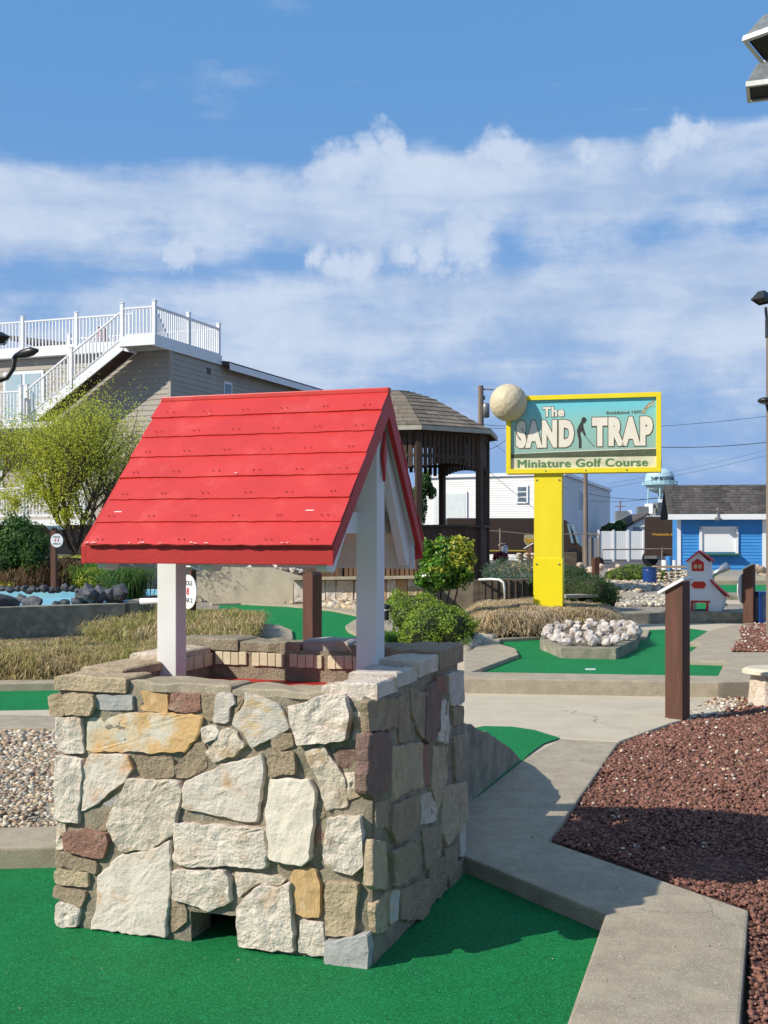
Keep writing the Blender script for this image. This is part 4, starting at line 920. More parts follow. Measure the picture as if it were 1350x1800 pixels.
# ------------------------------------------------------------------ rock planter
pc = [(949, 1141), (986, 1157), (1083, 1159), (1120, 1140), (1125, 1128), (1095, 1117), (1000, 1112), (955, 1122)]
pl = thing('rock_planter', 'eight sided concrete planter kerb heaped with white rocks on the green turf', 'planter', G(1035, 1140, .174))
PP = pxs(pc, .174); cx_ = sum(p[0] for p in PP)/8; cy_ = sum(p[1] for p in PP)/8
part('kerb', MB().prism(PP, .10, .30), M_conc_old, pl, bevel=.008)
part('soil', MB().prism([(cx_+(p[0]-cx_)*.82, cy_+(p[1]-cy_)*.82) for p in PP], .30, .32), M_soil, pl)
PLR = []
k = 0
for ring, cnt, r0, zz in ((.88, 30, .085, .325), (.66, 20, .085, .33), (.35, 11, .09, .33)):
    for i in range(cnt):
        a = i/cnt*8; j = int(a) % 8; f = a-int(a); q = Vector(PP[j]).lerp(Vector(PP[(j+1) % 8]), f); x = cx_+(q.x-cx_)*ring; y = cy_+(q.y-cy_)*ring
        rr = random.Random(k+40); r = r0*rr.uniform(.75, 1.25)
        big = 1.25 if (x > cx_ and ring > .5 and y > cy_-.4) else 1
        o_ = solo('rock', MB().rock((x, y, zz+r*.3), r*big, 50+k, (1, rr.uniform(.8, 1.1), rr.uniform(.65, .95)), .4), M_rockw, 'white rough rock heaped in the concrete planter', 'rock', 'white rocks heaped in the planter on the turf'); PLR.append((o_, ring > .8, y < cy_)); k += 1
ORD = ['leftmost', 'second', 'third', 'fourth', 'fifth', 'sixth', 'seventh', 'eighth', 'ninth', 'tenth', 'eleventh', 'twelfth', 'thirteenth', 'fourteenth', 'fifteenth', 'sixteenth', 'seventeenth', 'eighteenth', 'nineteenth', 'twentieth',
       'twenty-first', 'twenty-second', 'twenty-third', 'twenty-fourth', 'twenty-fifth', 'twenty-sixth', 'twenty-seventh', 'twenty-eighth', 'twenty-ninth', 'thirtieth', 'thirty-first', 'thirty-second', 'thirty-third', 'thirty-fourth']
def ordinal(objs, tail):
    objs = sorted(objs, key=lambda o: o.location.x/max(o.location.y, .1))
    for i, o in enumerate(objs): o['label'] = (ORD[i] if i == 0 else ORD[i]+' from the left')+' of '+tail
ordinal([o for o, a, b in PLR if a and b], 'white rocks in the planter front row')
ordinal([o for o, a, b in PLR if a and not b], 'white rocks in the planter back row')
ordinal([o for o, a, b in PLR if not a], 'white rocks in the planter middle')
# short grey wooden bench
def bench(label, a, b, h, w=.35):
    t = thing('bench', label, 'bench', ((a+b)/2))
    part('seat', MB().bar(a+Vector((0, 0, h)), b+Vector((0, 0, h)), w, .05), M_bench, t, bevel=.004)
    for f in (.06, .84, .94): part('leg', MB().box(a.lerp(b, f)+Vector((0, 0, h/2-.03)), (.05, w*.8, h-.05)), M_bench, t)
    return t
bench('low grey wooden bench behind the yellow sign pole beside the dark hedge', P(985, 1072, 19.0), P(1040, 1070, 19.3), .22, .3)
# stone seat at right edge
ss = thing('stone_stool', 'round topped stone stool at the right edge of the red mulch', 'stool', G(1345, 1235, .07))
c0 = G(1352, 1238, .07)
part('seat_top', MB().lathe((c0.x, c0.y, .07), [(0, .33), (.20, .335), (.235, .315), (.24, .285), (.19, .27), (0, .27)], 18), mat('seat_stone', (.58, .52, .40), (.50, .45, .34), rough=.9, scale=9, bump=.5, bscale=50), ss, smooth=False)
part('seat_base', MB().lathe((c0.x, c0.y, .0), [(0, .35), (.16, .345), (.175, .2), (.19, .03), (0, 0)], 9), ST['q'], ss)
# blue bins
def bin_(label, px, ybase, zb, w, h, m, clear=None):
    b = G(px, ybase, zb); t = thing('waste_bin', label, 'bin', b, .2)
    part('body', MB().lathe((0, 0, 0), [(0, 0), (w*.46, 0), (w*.5, h*.2), (w*.5, h*.8), (w*.46, h*.93), (0, h*.94)], 20) if not clear else MB().box((0, 0, h/2), (w, w*.8, h)), clear or m, t, w=False, bevel=.01 if clear else 0)
    part('rim', MB().lathe((0, 0, h*.9), [(w*.46, 0), (w*.53, 0), (w*.53, h*.08), (w*.46, h*.08)], 20) if not clear else MB().box((0, 0, h+.02), (w+.05, w*.8+.05, .05)), m, t, w=False)
    if clear:
        part('base_rim', MB().box((0, 0, .03), (w+.03, w*.8+.03, .06)), m, t, w=False)
        for sx in (-1, 1): part('corner_strut', MB().box((sx*w/2, -w*.4, h/2), (.04, .04, h)), m, t, w=False)
    return t
bin_('blue ribbed barrel standing in front of the low green mound', 1142, 1028, .33, .36, .47, M_bin)
bin_('clear blue box bin at the right edge beside the short brown post', 1348, 1096, .20, .40, .47, M_bin, M_binp)
# bent silver handrail, drain pipe
hr = thing('handrail', 'bent silver pipe rail in front of the gazebo terrace', 'rail', P(886, 1056, 20))
part('pipe', MB().tube([P(842, 1019, 20.4), P(862, 1018, 20.2), P(878, 1019, 20.05), P(885, 1024, 20), P(887, 1034, 20), P(887, 1060, 20)], .022, 8), M_lampwhite, hr, smooth=True)
gp = thing('drain_pipe', 'short white drain pipe with a dark mouth beside the grass clump', 'pipe', P(270, 1062, 16.5))
part('pipe', MB().tube([P(247, 1057, 16.6), P(300, 1056, 16.5), P(318, 1056, 16.5)], .045, 10), M_vinyl, gp, smooth=True)
part('cover', MB().bar(P(250, 1051, 16.8), P(318, 1048, 16.8), .09, .05), M_black, gp)
lt = thing('path_light', 'small black path light beside the box hedge', 'lamp', P(679, 1090, 15.5))
part('body', MB().lathe(P(679, 1090, 15.5), [(0, 0), (.035, 0), (.035, .12), (.028, .125), (.028, .15), (.05, .155), (.05, .20), (0, .215)], 12), M_black, lt)
part('band', MB().lathe(P(679, 1090, 15.5)+Vector((0, 0, .128)), [(.030, 0), (.030, .018)], 12), M_lampwhite, lt)

# ------------------------------------------------------------------ little golf chapel
b0 = G(1237, 1075, .34); k_ = b0.y/F; ch = thing('golf_chapel', 'little white wooden chapel obstacle with red roof edges and a red framed ball opening', 'obstacle', b0, 0)
def cp(a, b): return ((1150+a/6.75-1237)*k_, (1075-(900+b/6.75))*k_)
D_ = (.05, .40, 0)
wall = [(395, 1180), (395, 590), (520, 468), (645, 590), (652, 812), (826, 1000), (780, 1180), (640, 1180), (640, 1068), (465, 1068), (465, 1180)]
ch.rotation_euler = (0, 0, -.28)
part('wall', MB().extrude([cp(*p) for p in wall], (0, 0, 0), X, Y, D_), M_vinyl, ch, w=False)
for a, b in (((372, 585), (520, 462)), ((520, 462), (690, 582)), ((648, 806), (860, 1000))):
    A_, B_ = cp(*a), cp(*b); part('roof_edge', MB().bar((A_[0]+.022, .17, A_[1]), (B_[0]+.022, .17, B_[1]), .48, .028), mat('chapel_red', (.60, .05, .06), (.52, .04, .05), rough=.5, scale=6), ch, w=False)
rd = mat('chapel_trim_red', (.62, .035, .02), rough=.45)
wn = part('window', MB().extrude([cp(*p) for p in [(450, 600), (452, 702), (590, 702), (590, 600), (520, 552)]], (0, -.008, 0), X, Y, (0, .02, 0)), rd, ch, w=False)
for x0 in (475, 525): part('pane', MB().extrude([cp(x0, 625), cp(x0, 670), cp(x0+36, 670), cp(x0+36, 625)], (0, -.014, 0), X, Y, (0, .01, 0)), mat('pane_cream', (.62, .50, .25)), wn, w=False)
part('plaque', MB().extrude([cp(*p) for p in [(440, 865), (475, 907), (590, 907), (615, 865), (592, 825), (475, 825)]], (0, -.014, 0), X, Y, (0, .02, 0)), rd, ch, w=False)
df = part('door_frame', MB().extrude([cp(*p) for p in [(440, 1052), (660, 1052), (660, 1078), (640, 1078), (640, 1180), (612, 1180), (612, 1078), (465, 1078), (465, 1180), (438, 1180)]], (0, -.012, 0), X, Y, (0, .03, 0)), rd, ch, w=False)
lampf = thing('spotlight', 'silver spotlight tilted up behind the small white chapel', 'spotlight', P(1262, 1022, 21))
part('head', MB().tube([P(1250, 1012, 21), P(1264, 1004, 21), P(1270, 1000, 21.02), P(1279, 995, 21.04)], [.04, .05, .075, .08], 14), M_galv, lampf, smooth=True)
part('stem', MB().tube([P(1254, 1011, 21), P(1252, 1030, 21.2), P(1252, 1050, 21.2)], .025, 8), M_galv, lampf)

# ------------------------------------------------------------------ floodlights and lamps
def flood(t, c, size, yaw, pitch, m_body, m_rim, m_in):
    M_ = Matrix.Translation(Vector(c)) @ Matrix.Rotation(yaw, 4, 'Z') @ Matrix.Rotation(pitch, 4, 'X')
    s_ = size; prof = [(-.5, -.4), (.5, -.4), (.5, .4), (-.5, .4)]; inn = [(-.42, -.33), (.42, -.33), (.42, .33), (-.42, .33)]; bk = [(-.26, -.24), (.26, -.24), (.26, .24), (-.26, .24)]
    q = lambda pr, y: [M_@Vector((x*s_, y*s_, z*s_)) for x, z in pr]
    mb = MB(); mb.add(q(prof, .0)+q(prof, .12), [(0, 1, 5, 4), (1, 2, 6, 5), (2, 3, 7, 6), (3, 0, 4, 7)]); mb.add(q(prof, 0)+q(inn, .0), [(0, 4, 5, 1), (1, 5, 6, 2), (2, 6, 7, 3), (3, 7, 4, 0)])
    part('rim', mb, m_rim, t)
    mb = MB(); mb.add(q([(x*.96, z*.96) for x, z in prof], .12)+q(bk, .62), [(0, 1, 5, 4), (1, 2, 6, 5), (2, 3, 7, 6), (3, 0, 4, 7), (4, 5, 6, 7)]); part('housing', mb, m_body, t, bevel=.008)
    mb = MB(); mb.add(q(inn, .05), [(0, 1, 2, 3)]); part('lens', mb, m_in, t)
    part('bracket', MB().tube([M_@Vector((0, .3*s_, -.24*s_)), M_@Vector((.3*s_, .45*s_, -.5*s_)), M_@Vector((.62*s_, .6*s_, -.5*s_))], .018, 6), m_body, t)
M_lens = mat('lamp_lens', (.03, .03, .03), rough=.5, spec=.3)
fp = thing('lamp_pole', 'tall pole standing just outside the right edge of the picture', 'pole', (3.35, 9.0, 0))
part('shaft', MB().tube([(3.35, 9.0, -.05), (3.35, 9.0, 6.4)], .06, 12), M_dark, fp, smooth=True)
t = thing('floodlight', 'upper grey box floodlight at the top right corner with a dark glass', 'floodlight', P(1345, 62, 9), group='grey floodlights high on the right pole'); flood(t, P(1364, 80, 8.9), .40, R(-48), R(70), M_lampgrey, M_lampwhite, M_lens)
t = thing('floodlight', 'lower grey box floodlight with a white rim, right below the upper one', 'floodlight', P(1345, 140, 9), group='grey floodlights high on the right pole'); flood(t, P(1352, 162, 8.9), .33, R(-20), R(82), M_lampgrey, M_lampwhite, M_lens)
pp = P(1355, 900, 16)
rp_ = thing('lamp_pole', 'thin brown pole along the right edge in front of the blue shack', 'pole', (pp.x, pp.y, .2))
part('shaft', MB().box((pp.x, pp.y, 2.35), (.10, .10, 4.35)), M_utilw, rp_); part('cap', MB().box((pp.x, pp.y, 4.45), (.12, .12, .25)), M_dark, rp_)
t = thing('floodlight', 'small black floodlight on top of the thin pole at the right edge', 'floodlight', P(1346, 545, 16)); flood(t, P(1338, 530, 15.8), .22, R(-60), R(70), M_dark, M_dark, M_lens)
part('stem', MB().tube([P(1346, 540, 16), P(1349, 575, 16)], .02, 6), M_dark, t)
t = thing('lamp', 'flat dark lamp head halfway up the thin pole at the right edge', 'lamp', P(1345, 705, 16)); part('shade', MB().ball(P(1346, 704, 15.9), 1, 14, 8, (.11, .11, .045)), M_dark, t, smooth=True); part('lens', MB().ball(P(1346, 707, 15.9), 1, 12, 6, (.085, .085, .03)), M_lampgrey, t)
part('arm', MB().tube([P(1346, 706, 15.9), P(1350, 720, 16)], .02, 6), M_dark, t)
lp = thing('gooseneck_lamp', 'black curved gooseneck lamp reaching in from the left edge', 'lamp', P(-20, 700, 13)); 
part('arm', MB().tube([P(-40, 668, 13), P(-5, 670, 13), P(12, 664, 13), P(23, 648, 13), P(26, 628, 13), P(30, 624, 13)], .028, 10), M_dark, lp, smooth=True)
part('head', MB().tube([P(27, 626, 13), P(40, 622, 12.95), P(55, 618, 12.9), P(66, 616, 12.85)], [.025, .05, .052, .02], 12), M_dark, lp, smooth=True)
part('pole', MB().tube([P(-40, 560, 13), P(-40, 1300, 13)], .05, 10), M_dark, lp)
t = thing('floodlight', 'black floodlight cut by the left edge above the gooseneck lamp', 'floodlight', P(-5, 595, 13)); flood(t, P(2, 598, 12.9), .16, R(50), R(50), M_dark, M_dark, M_lens)

tm = G(1038, 1177, .176)
solo('tee_marker', MB().box((tm.x, tm.y, .18), (.10, .06, .010)), M_vinyl, 'small white tee marker lying on the green turf before the rock planter', 'tee marker')
# ------------------------------------------------------------------ left apartment building with white rails
BK = P(270, 900, 36.0); BK.z = 0; e1 = Vector((.345, .94, 0)).normalized(); e2 = Vector((-e1.y, e1.x, 0))
def BW(a, b, z): return Vector((BK.x, BK.y, 0))+e2*a+e1*b+Vector((0, 0, z))
bld = thing('apartment_house', 'tan sided house with white railed roof deck and outside stairs on the left', 'house', BW(6, 4, 0))
zt = 7.5; ab = math.atan2(e2.y, e2.x)
def wbox(name, a0, a1, b0, b1, z0_, z1, m, par=None, bevel=0, label=None):
    return part(name, MB().box(BW((a0+a1)/2, (b0+b1)/2, (z0_+z1)/2), (abs(a1-a0), abs(b1-b0), z1-z0_), rz=ab), m, par or bld, bevel=bevel, label=label)
w1 = wbox('wall', 0.02, 16, 1.02, 13.5, 0, zt, M_side)
CH = .167
def lap(par, p0, d, L_, zlo, zhi, out, m, ch=CH, name='siding_board', single=True):
    """overlapping lap boards; out = outward normal. One object per course (shared mesh)"""
    n = int((zhi-zlo)/ch); ref = None
    for i in range(n):
        z = zlo+i*ch; a = Vector(p0)+Vector((0, 0, z)); b = a+Vector(d)*L_; o = Vector(out)
        if ref is None:
            mb = MB().add([a+o*.024, b+o*.024, b+Vector((0, 0, ch+.01))+o*.006, a+Vector((0, 0, ch+.01))+o*.006, a+o*.001, b+o*.001], [(0, 1, 2, 3), (4, 5, 1, 0), (0, 3, 4), (1, 5, 2)])
            ref = part(name, mb, m, par); bm = bmesh.new(); bm.from_mesh(ref.data); bmesh.ops.recalc_face_normals(bm, faces=bm.faces)
            bm.faces.ensure_lookup_table()
            if bm.faces[0].normal.dot(o) < 0: bmesh.ops.reverse_faces(bm, faces=bm.faces)
            bm.to_mesh(ref.data); bm.free()
        else: dup_part(ref, (0, 0, i*ch))
lap(w1, BW(0, 1.0, 0), e2, 16, 2.6, 7.5, -e1, M_side)
lap(w1, BW(0, 1.0, 0), e1, 12.5, 4.4, 7.5, -e2, M_side)
wbox('corner_trim', -.04, .06, .95, 1.08, 0, zt, M_side)
# lower lean-to roof over the side
wbox('side_wall', .02, 9, 13.5, 13.52, 0, 7.4, M_side)
part('lower_roof', MB().extrude([(-.35, 7.42), (9, 8.9), (9, 9.05), (-.35, 7.57)], BW(0, 4.32, 0), e2, (0, 0, 1), e1*9.5), M_shingj, bld)
part('eave_fascia', MB().box(BW(-.37, 9.07, 7.40), (.03, 9.5, .22), rz=ab), M_vinyl, bld)
wn = wbox('window', -.03, -.0, 4.55, 5.15, 5.95, 6.95, M_vinyl); wbox('pane', -.045, -.01, 4.62, 5.08, 6.03, 6.87, M_glass, wn)
wbox('vent', -.03, .0, 3.35, 3.6, 7.05, 7.25, M_dark)
# decks
wbox('deck_floor', 0, 16, .8, 4.3, zt, 7.66, M_vinyl); wbox('deck_fascia', -.06, 16, .72, .80, 7.50, 7.76, M_vinyl)
wbox('deck_fascia', -.08, -.0, -.02, 4.3, 7.46, 7.78, M_vinyl)
wbox('landing', 0, 1.15, 0, .80, 7.52, 7.66, mat('painted_underside', (.52, .53, .50))); wbox('deck_fascia', -.08, 1.2, -.06, -.0, 7.50, 7.80, M_vinyl)
balm = None
def rail(a0, b0, z0_, a1, b1, z1, h=1.02, posts=True, gap=.125, par=None, pend=(1, 1)):
    global balm
    par = par or bld; A = BW(a0, b0, z0_); B = BW(a1, b1, z1); d = B-A; L_ = d.length; hor = Vector((d.x, d.y, 0)).length
    up = Vector((0, 0, 1)); part('top_rail', MB().bar(A+up*(h-.04), B+up*(h-.04), .07, .05), M_vinyl, par); part('bottom_rail', MB().bar(A+up*.10, B+up*.10, .05, .07), M_vinyl, par)
    n = max(2, int(hor/gap))
    for i in range(1, n):
        p = A+d*(i/n)
        if balm is None:
            o = part('baluster', MB().box(p+up*(h*.5+.03), (.038, .038, h-.2), rz=ab), M_vinyl, par); balm = (o.data, o, p.copy())
        else:
            o = balm[1].copy(); C.objects.link(o); o.parent = par; o.location = p-balm[2]
    for k, q in enumerate((A, B)):
        if pend[k]: part('rail_post', MB().box(q+up*(h*.5+.0), (.11, .11, h+.25), rz=ab).box(q+up*(h+.14), (.14, .14, .03), rz=ab), M_vinyl, par)
zd = 7.70
rail(-.03, -.0, zd, 1.12, -.0, zd)
rail(-.03, -.0, zd, -.03, 2.09, zd, pend=(0, 1)); rail(-.03, 2.09, zd, -.03, 4.14, zd, pend=(0, 1))
for k in range(5): rail(1.25+k*2.1, .78, zd, 1.25+(k+1)*2.1, .78, zd, pend=(0, 1))
rail(-.03, 4.14, zd, 6, 4.14, zd, pend=(0, 1), gap=.2)
# stair
zs0, zs1, as0, as1 = 7.55, 5.25, 1.15, 4.7
for b in (.0, .74): part('stringer', MB().bar(BW(as0, b, zs0), BW(as1, b, zs1), .05, .32), M_vinyl, bld)
part('stair_soffit', MB().bar(BW(as0, .37, zs0-.16), BW(as1, .37, zs1-.16), .70, .03), M_gaz, bld)
tr_ = None
for i in range(12):
    f = (i+.5)/12; wbox('stair_tread', as0+(as1-as0)*f-.13, as0+(as1-as0)*f+.13, .03, .71, zs0+(zs1-zs0)*f+.10, zs0+(zs1-zs0)*f+.13, M_vinyl)
rail(1.15, -.0, 7.62, 3.0, 0, 6.42, pend=(0, 1)); rail(3.0, -.0, 6.42, 4.7, 0, 5.32, pend=(0, 1))
# balconies
wbox('balcony', 3.4, 16, -.35, 1.0, 5.05, 5.22, M_vinyl); wbox('balcony', 2.2, 16, -.35, 1.0, 1.95, 2.12, M_vinyl)
rail(4.7, -.3, 5.25, 6.6, -.3, 5.25); rail(6.6, -.3, 5.25, 8.6, -.3, 5.25, pend=(0, 1)); rail(2.3, -.3, 2.15, 4.6, -.3, 2.15); rail(4.6, -.3, 2.15, 6.9, -.3, 2.15, pend=(0, 1)); rail(6.9, -.3, 2.15, 9.0, -.3, 2.15, pend=(0, 1))
wn = wbox('sliding_door', 4.75, 6.35, .93, 1.0, 5.25, 7.08, M_vinyl, bevel=0)
wbox('pane', 4.85, 5.48, .915, .95, 5.35, 6.98, M_glassl, wn); wbox('pane', 5.60, 6.25, .905, .95, 5.35, 6.98, M_glassl, wn)
wn = wbox('sliding_door', 7.3, 9.0, .93, 1.0, 5.25, 7.08, M_vinyl); wbox('pane', 7.4, 8.1, .915, .95, 5.35, 6.98, M_glass, wn); wbox('pane', 8.2, 8.9, .915, .95, 5.35, 6.98, M_glass, wn)
for a in (3.3, 6.4): 
    wn = wbox('window', a, a+1.4, .93, 1.0, 2.5, 4.2, M_vinyl); wbox('pane', a+.08, a+1.32, .915, .95, 2.58, 4.12, M_glass, wn)
wbox('basement_wall', 1.5, 16, .6, .98, 0, 1.95, M_darkwall)
wbox('rubble_wall', .05, 2.1, .80, .99, 0, 4.0, M_rubble)
ct_ = thing('deck_chair', 'red deck chair behind the white rails of the roof deck', 'chair', BW(3.5, 2.2, 7.66))
rc = mat('red_plastic', (.42, .04, .04))
part('seat', MB().box(BW(3.5, 2.2, 8.02), (.6, .5, .06), rz=ab), rc, ct_); part('backrest', MB().box(BW(3.28, 2.2, 8.30), (.08, .5, .60), rz=ab, ry=.2), rc, ct_)
for a, b in ((3.25, 2.0), (3.75, 2.0), (3.25, 2.4), (3.75, 2.4)): part('leg', MB().box(BW(a, b, 7.83), (.06, .06, .36), rz=ab), rc, ct_)
part('armrest', MB().box(BW(3.5, 1.97, 8.2), (.6, .06, .04), rz=ab), rc, ct_)

# ------------------------------------------------------------------ gazebo
V1 = P(843, 925, 25); al = R(35); Lh = 1.63; Rg = Lh/(2*math.sin(math.pi/8))
gc = V1+Rg*Vector((math.cos(math.pi+al-R(67.5)), math.sin(math.pi+al-R(67.5)), 0))
gc = Vector((gc.x, gc.y, 0)); ga = math.atan2(V1.y-gc.y, V1.x-gc.x)
def GV(i, r=Rg, z=0.0): a = ga+i*math.pi/4; return Vector((gc.x+r*math.cos(a), gc.y+r*math.sin(a), z))
ZF, ZR, ZE = .70, H+17/F*25, H+186/F*25
gz = thing('gazebo', 'dark brown octagonal wooden gazebo with a shingled roof behind the well', 'gazebo', (gc.x, gc.y, .3))
part('floor', MB().prism([tuple(GV(i, Rg+.1)[:2]) for i in range(8)], .45, ZF), M_gaz, gz)
gp0 = None
for i in range(8):
    a = ga+i*math.pi/4; p = GV(i)
    part('post', MB().box(p+Vector((0, 0, (ZF+ZE)/2)), (.13, .13, ZE-ZF), rz=a), M_gaz, gz, bevel=.01)
    q = GV(i+1); m_ = (p+q)/2; d = (q-p).normalized(); e_ = math.atan2(d.y, d.x)
    part('hand_rail', MB().bar(p+Vector((0, 0, ZR)), q+Vector((0, 0, ZR)), .16, .05), M_gaz, gz)
    part('top_plate', MB().bar(p+Vector((0, 0, ZE-.08)), q+Vector((0, 0, ZE-.08)), .10, .14), M_gaz, gz)
    open_side = (i == 3)
    if not open_side:
        nb = 11; ref = None
        for k in range(nb):
            c = p.lerp(q, (k+.5)/nb)+Vector((0, 0, (ZF+ZR)/2-.02))
            if ref is None: ref = (part('rail_board', MB().box(c, (Lh/nb-.006, .025, ZR-ZF-.03), rz=e_), M_gaz, gz), c.copy())
            else: o = dup_part(ref[0], c-ref[1])
    # slatted arched valance under the eave
    nv = 14
    for k in range(nv):
        f = (k+.5)/nv; h = .62+.16*abs(2*f-1)**2; c = p.lerp(q, f)+Vector((0, 0, ZE-.12-h/2))
        part('valance_slat', MB().box(c, (Lh/nv*.72, .025, h), rz=e_), M_gaz, gz)
    part('valance_rail', MB().bar(p+Vector((0, 0, ZE-.60)), q+Vector((0, 0, ZE-.60)), .03, .07), M_gaz, gz)
# bell shaped roof: eight sides of shingle courses
prof = [(Rg+.26, ZE+.00), (Rg-.10, ZE+.17), (Rg-.45, ZE+.36), (Rg-.80, ZE+.56), (Rg-1.15, ZE+.74), (.62, ZE+.86), (.34, ZE+.94), (0.05, ZE+.97)]
def prf(t):
    x = t*(len(prof)-1); i = min(int(x), len(prof)-2); f = x-i; return (prof[i][0]*(1-f)+prof[i+1][0]*f, prof[i][1]*(1-f)+prof[i+1][1]*f)
rf = part('roof', MB().lathe((0, 0, 0), [(0, 0)]), M_shing, gz) if False else None
mb = MB()
for j in range(len(prof)-1):
    for i in range(8):
        a = [GV(i, prof[j][0], prof[j][1]-.03), GV(i+1, prof[j][0], prof[j][1]-.03), GV(i+1, prof[j+1][0], prof[j+1][1]-.03), GV(i, prof[j+1][0], prof[j+1][1]-.03)]
        mb.add(a, [(0, 1, 2, 3)])
rf = part('roof', mb, M_shing, gz)
NC = 13; other = MB()
for c in range(NC):
    r0, z0_ = prf(c/NC); r1, z1 = prf((c+1)/NC)
    for i in range(8):
        A, B, C2, D2 = GV(i, r0, z0_), GV(i+1, r0, z0_), GV(i+1, r1, z1), GV(i, r1, z1)
        wdt = (B-A).length; n = max(1, int(wdt/.30)); vis = i in (6, 7, 0) and c < 12
        for k in range(n):
            f0, f1 = k/n, (k+1)/n; g = .004/max(wdt, .1); dz = Vector((0, 0, .018+.008*RND.random()))
            q = [A.lerp(B, f0+g)+dz, A.lerp(B, f1-g)+dz, D2.lerp(C2, f1-g)+Vector((0, 0, .004)), D2.lerp(C2, f0+g)+Vector((0, 0, .004))]
            lo = [A.lerp(B, f0+g)-Vector((0, 0, .0)), A.lerp(B, f1-g)-Vector((0, 0, .0))]
            fs = [(0, 1, 2, 3), (4, 5, 1, 0)]
            if vis: part('shingle', MB().add(q+lo, fs), M_shing, rf)
            else: other.add(q+lo, fs)
part('shingles', other, M_shing, rf, kind='stuff')
for i in range(8): part('eave_board', MB().bar(GV(i, Rg+.26, ZE-.05), GV(i+1, Rg+.26, ZE-.05), .03, .09), mat('eave_board', (.42, .40, .33), (.34, .32, .27)), gz)
# table-like box rail behind
# picket fence and stone terrace wall
pf = thing('picket_fence', 'brown picket fence on the stone terrace wall seen under the red roof', 'fence', P(660, 1022, 24))
ref = None; x0 = P(560, 1022, 24.4); x1 = P(740, 1022, 24.0); npk = 22
for i in range(npk):
    c = x0.lerp(x1, i/npk)+Vector((0, 0, .28))
    if ref is None: ref = (part('picket', MB().box(c, (.075, .022, .52)), M_picket, pf), c.copy())
    else: dup_part(ref[0], c-ref[1])
for z in (.08, .50): part('fence_rail', MB().bar(x0+Vector((-.1, .03, z)), x1+Vector((.1, .03, z)), .03, .07), M_picket, pf)
tw = thing('terrace_wall', 'low wall of big buff stones holding up the gazebo terrace', 'wall', P(650, 1055, 24))
a0 = P(515, 1058, 24.3); a1 = P(745, 1056, 23.8); d_ = (a1-a0); Lw = d_.length; d_.normalize(); nw = Vector((d_.y, -d_.x, 0)); O = Vector((a0.x, a0.y, .0)); ZT = .68
part('mortar', MB().extrude([(0, 0), (Lw, 0), (Lw, ZT), (0, ZT)], O-nw*.01, d_, (0, 0, 1), -nw*.4), M_mortar, tw)
rr = random.Random(77); s = .02; k = 0
while s < Lw-.1:
    w = rr.choice([.22, .30, .38, .48]); w = min(w, Lw-s-.01)
    if w > .36 or rr.random() < .35: rows = [(.22, ZT-.02)]
    else: m_ = rr.uniform(.38, .52); rows = [(.22, m_), (m_+.01, ZT-.02)]
    for z0_, z1 in rows:
        j = lambda: rr.uniform(-.02, .02)
        part('stone', stone_mb([(s+.01, z0_+j()), (s+w-.01+j()*.5, z0_+j()), (s+w-.012, z1+j()*.5), (s+w*.5, z1+.01), (s+.012+j()*.5, z1+j()*.5)], O, d_, nw, .03, 900+k, .01, step=.08), ST[rr.choice('oqtlbpro')], tw); k += 1
    s += w
part('coping', MB().bar(O+Vector((0, 0, ZT+.03)), O+d_*Lw+Vector((0, 0, ZT+.03)), .5, .05), M_conc, tw)
solo('terrace', MB().prism([tuple(a0[:2]), tuple(P(868, 1000, 24)[:2]), tuple(P(880, 1000, 30)[:2]), tuple(P(515, 1000, 32)[:2])], 0, .62), M_soil, kind='structure')
# stucco wall with white rocks on top
sw = thing('stucco_wall', 'long beige stucco retaining wall stepping down to the right behind the gravel strip', 'wall', P(380, 1045, 25))
a0 = P(150, 1046, 26.0); a1 = P(537, 1052, 24.6); d_ = (a1-a0); Lw = d_.length; d_ = Vector((d_.x, d_.y, 0)).normalized(); nw = Vector((d_.y, -d_.x, 0)); O = Vector((a0.x, a0.y, 0))
part('wall', MB().extrude([(0, 0), (Lw, 0), (Lw, .70), (Lw-.55, .86), (Lw-1.0, .98), (0, 1.02)], O, d_, (0, 0, 1), -nw*.35), M_stucco, sw, bevel=.01)
for i in range(15):
    q = O+d_*(Lw-1.5+i*.10); solo('rock', MB().rock((q.x, q.y+.2+.12*(i % 2), .98-.0*i-(.012*i if i > 6 else 0)+.03), RND.uniform(.07, .13), 200+i, (1, 1, .75), .4), M_rockw, 'pale rock lying on top of the beige stucco wall', 'rock', 'pale rocks along the top of the stucco wall')
# railroad tie planter box with blue green ground cover
tb = thing('timber_retaining_wall', 'dark upright timber retaining wall right of the gazebo', 'wall', P(880, 1055, 20.5))
for i, px in enumerate(range(836, 946, 11)): part('timber', MB().box(P(px, 1038, 20.5+.004*i*i)+Vector((0, 0, -.02)), (.108, .16, .42+.02*(i % 3))), M_tie, tb, bevel=.008)
def zb(x, y): return .45
solo('terrace', MB().prism([tuple(P(832, 1000, 20.6)[:2]), tuple(P(1000, 1000, 20.6)[:2]), tuple(P(1060, 1000, 27)[:2]), tuple(P(832, 1000, 27)[:2])], 0, .52), M_soil, kind='structure')
P_, N_ = leaf_shell([((P(905, 1015, 21.3)), (.62, .7, .42)), (tuple(P(880, 1020, 21.2)), (.35, .5, .36)), (tuple(P(955, 1015, 22)), (.6, .7, .40)), (tuple(P(1000, 1030, 21.6)), (.5, .5, .35))], 6000)
o = link('ground_cover', leaves('ground_cover', P_, .05, .35, nrm=N_), M_lf_juniper, kind='stuff'); o['label'] = 'blue green ground cover spilling behind the timber wall'
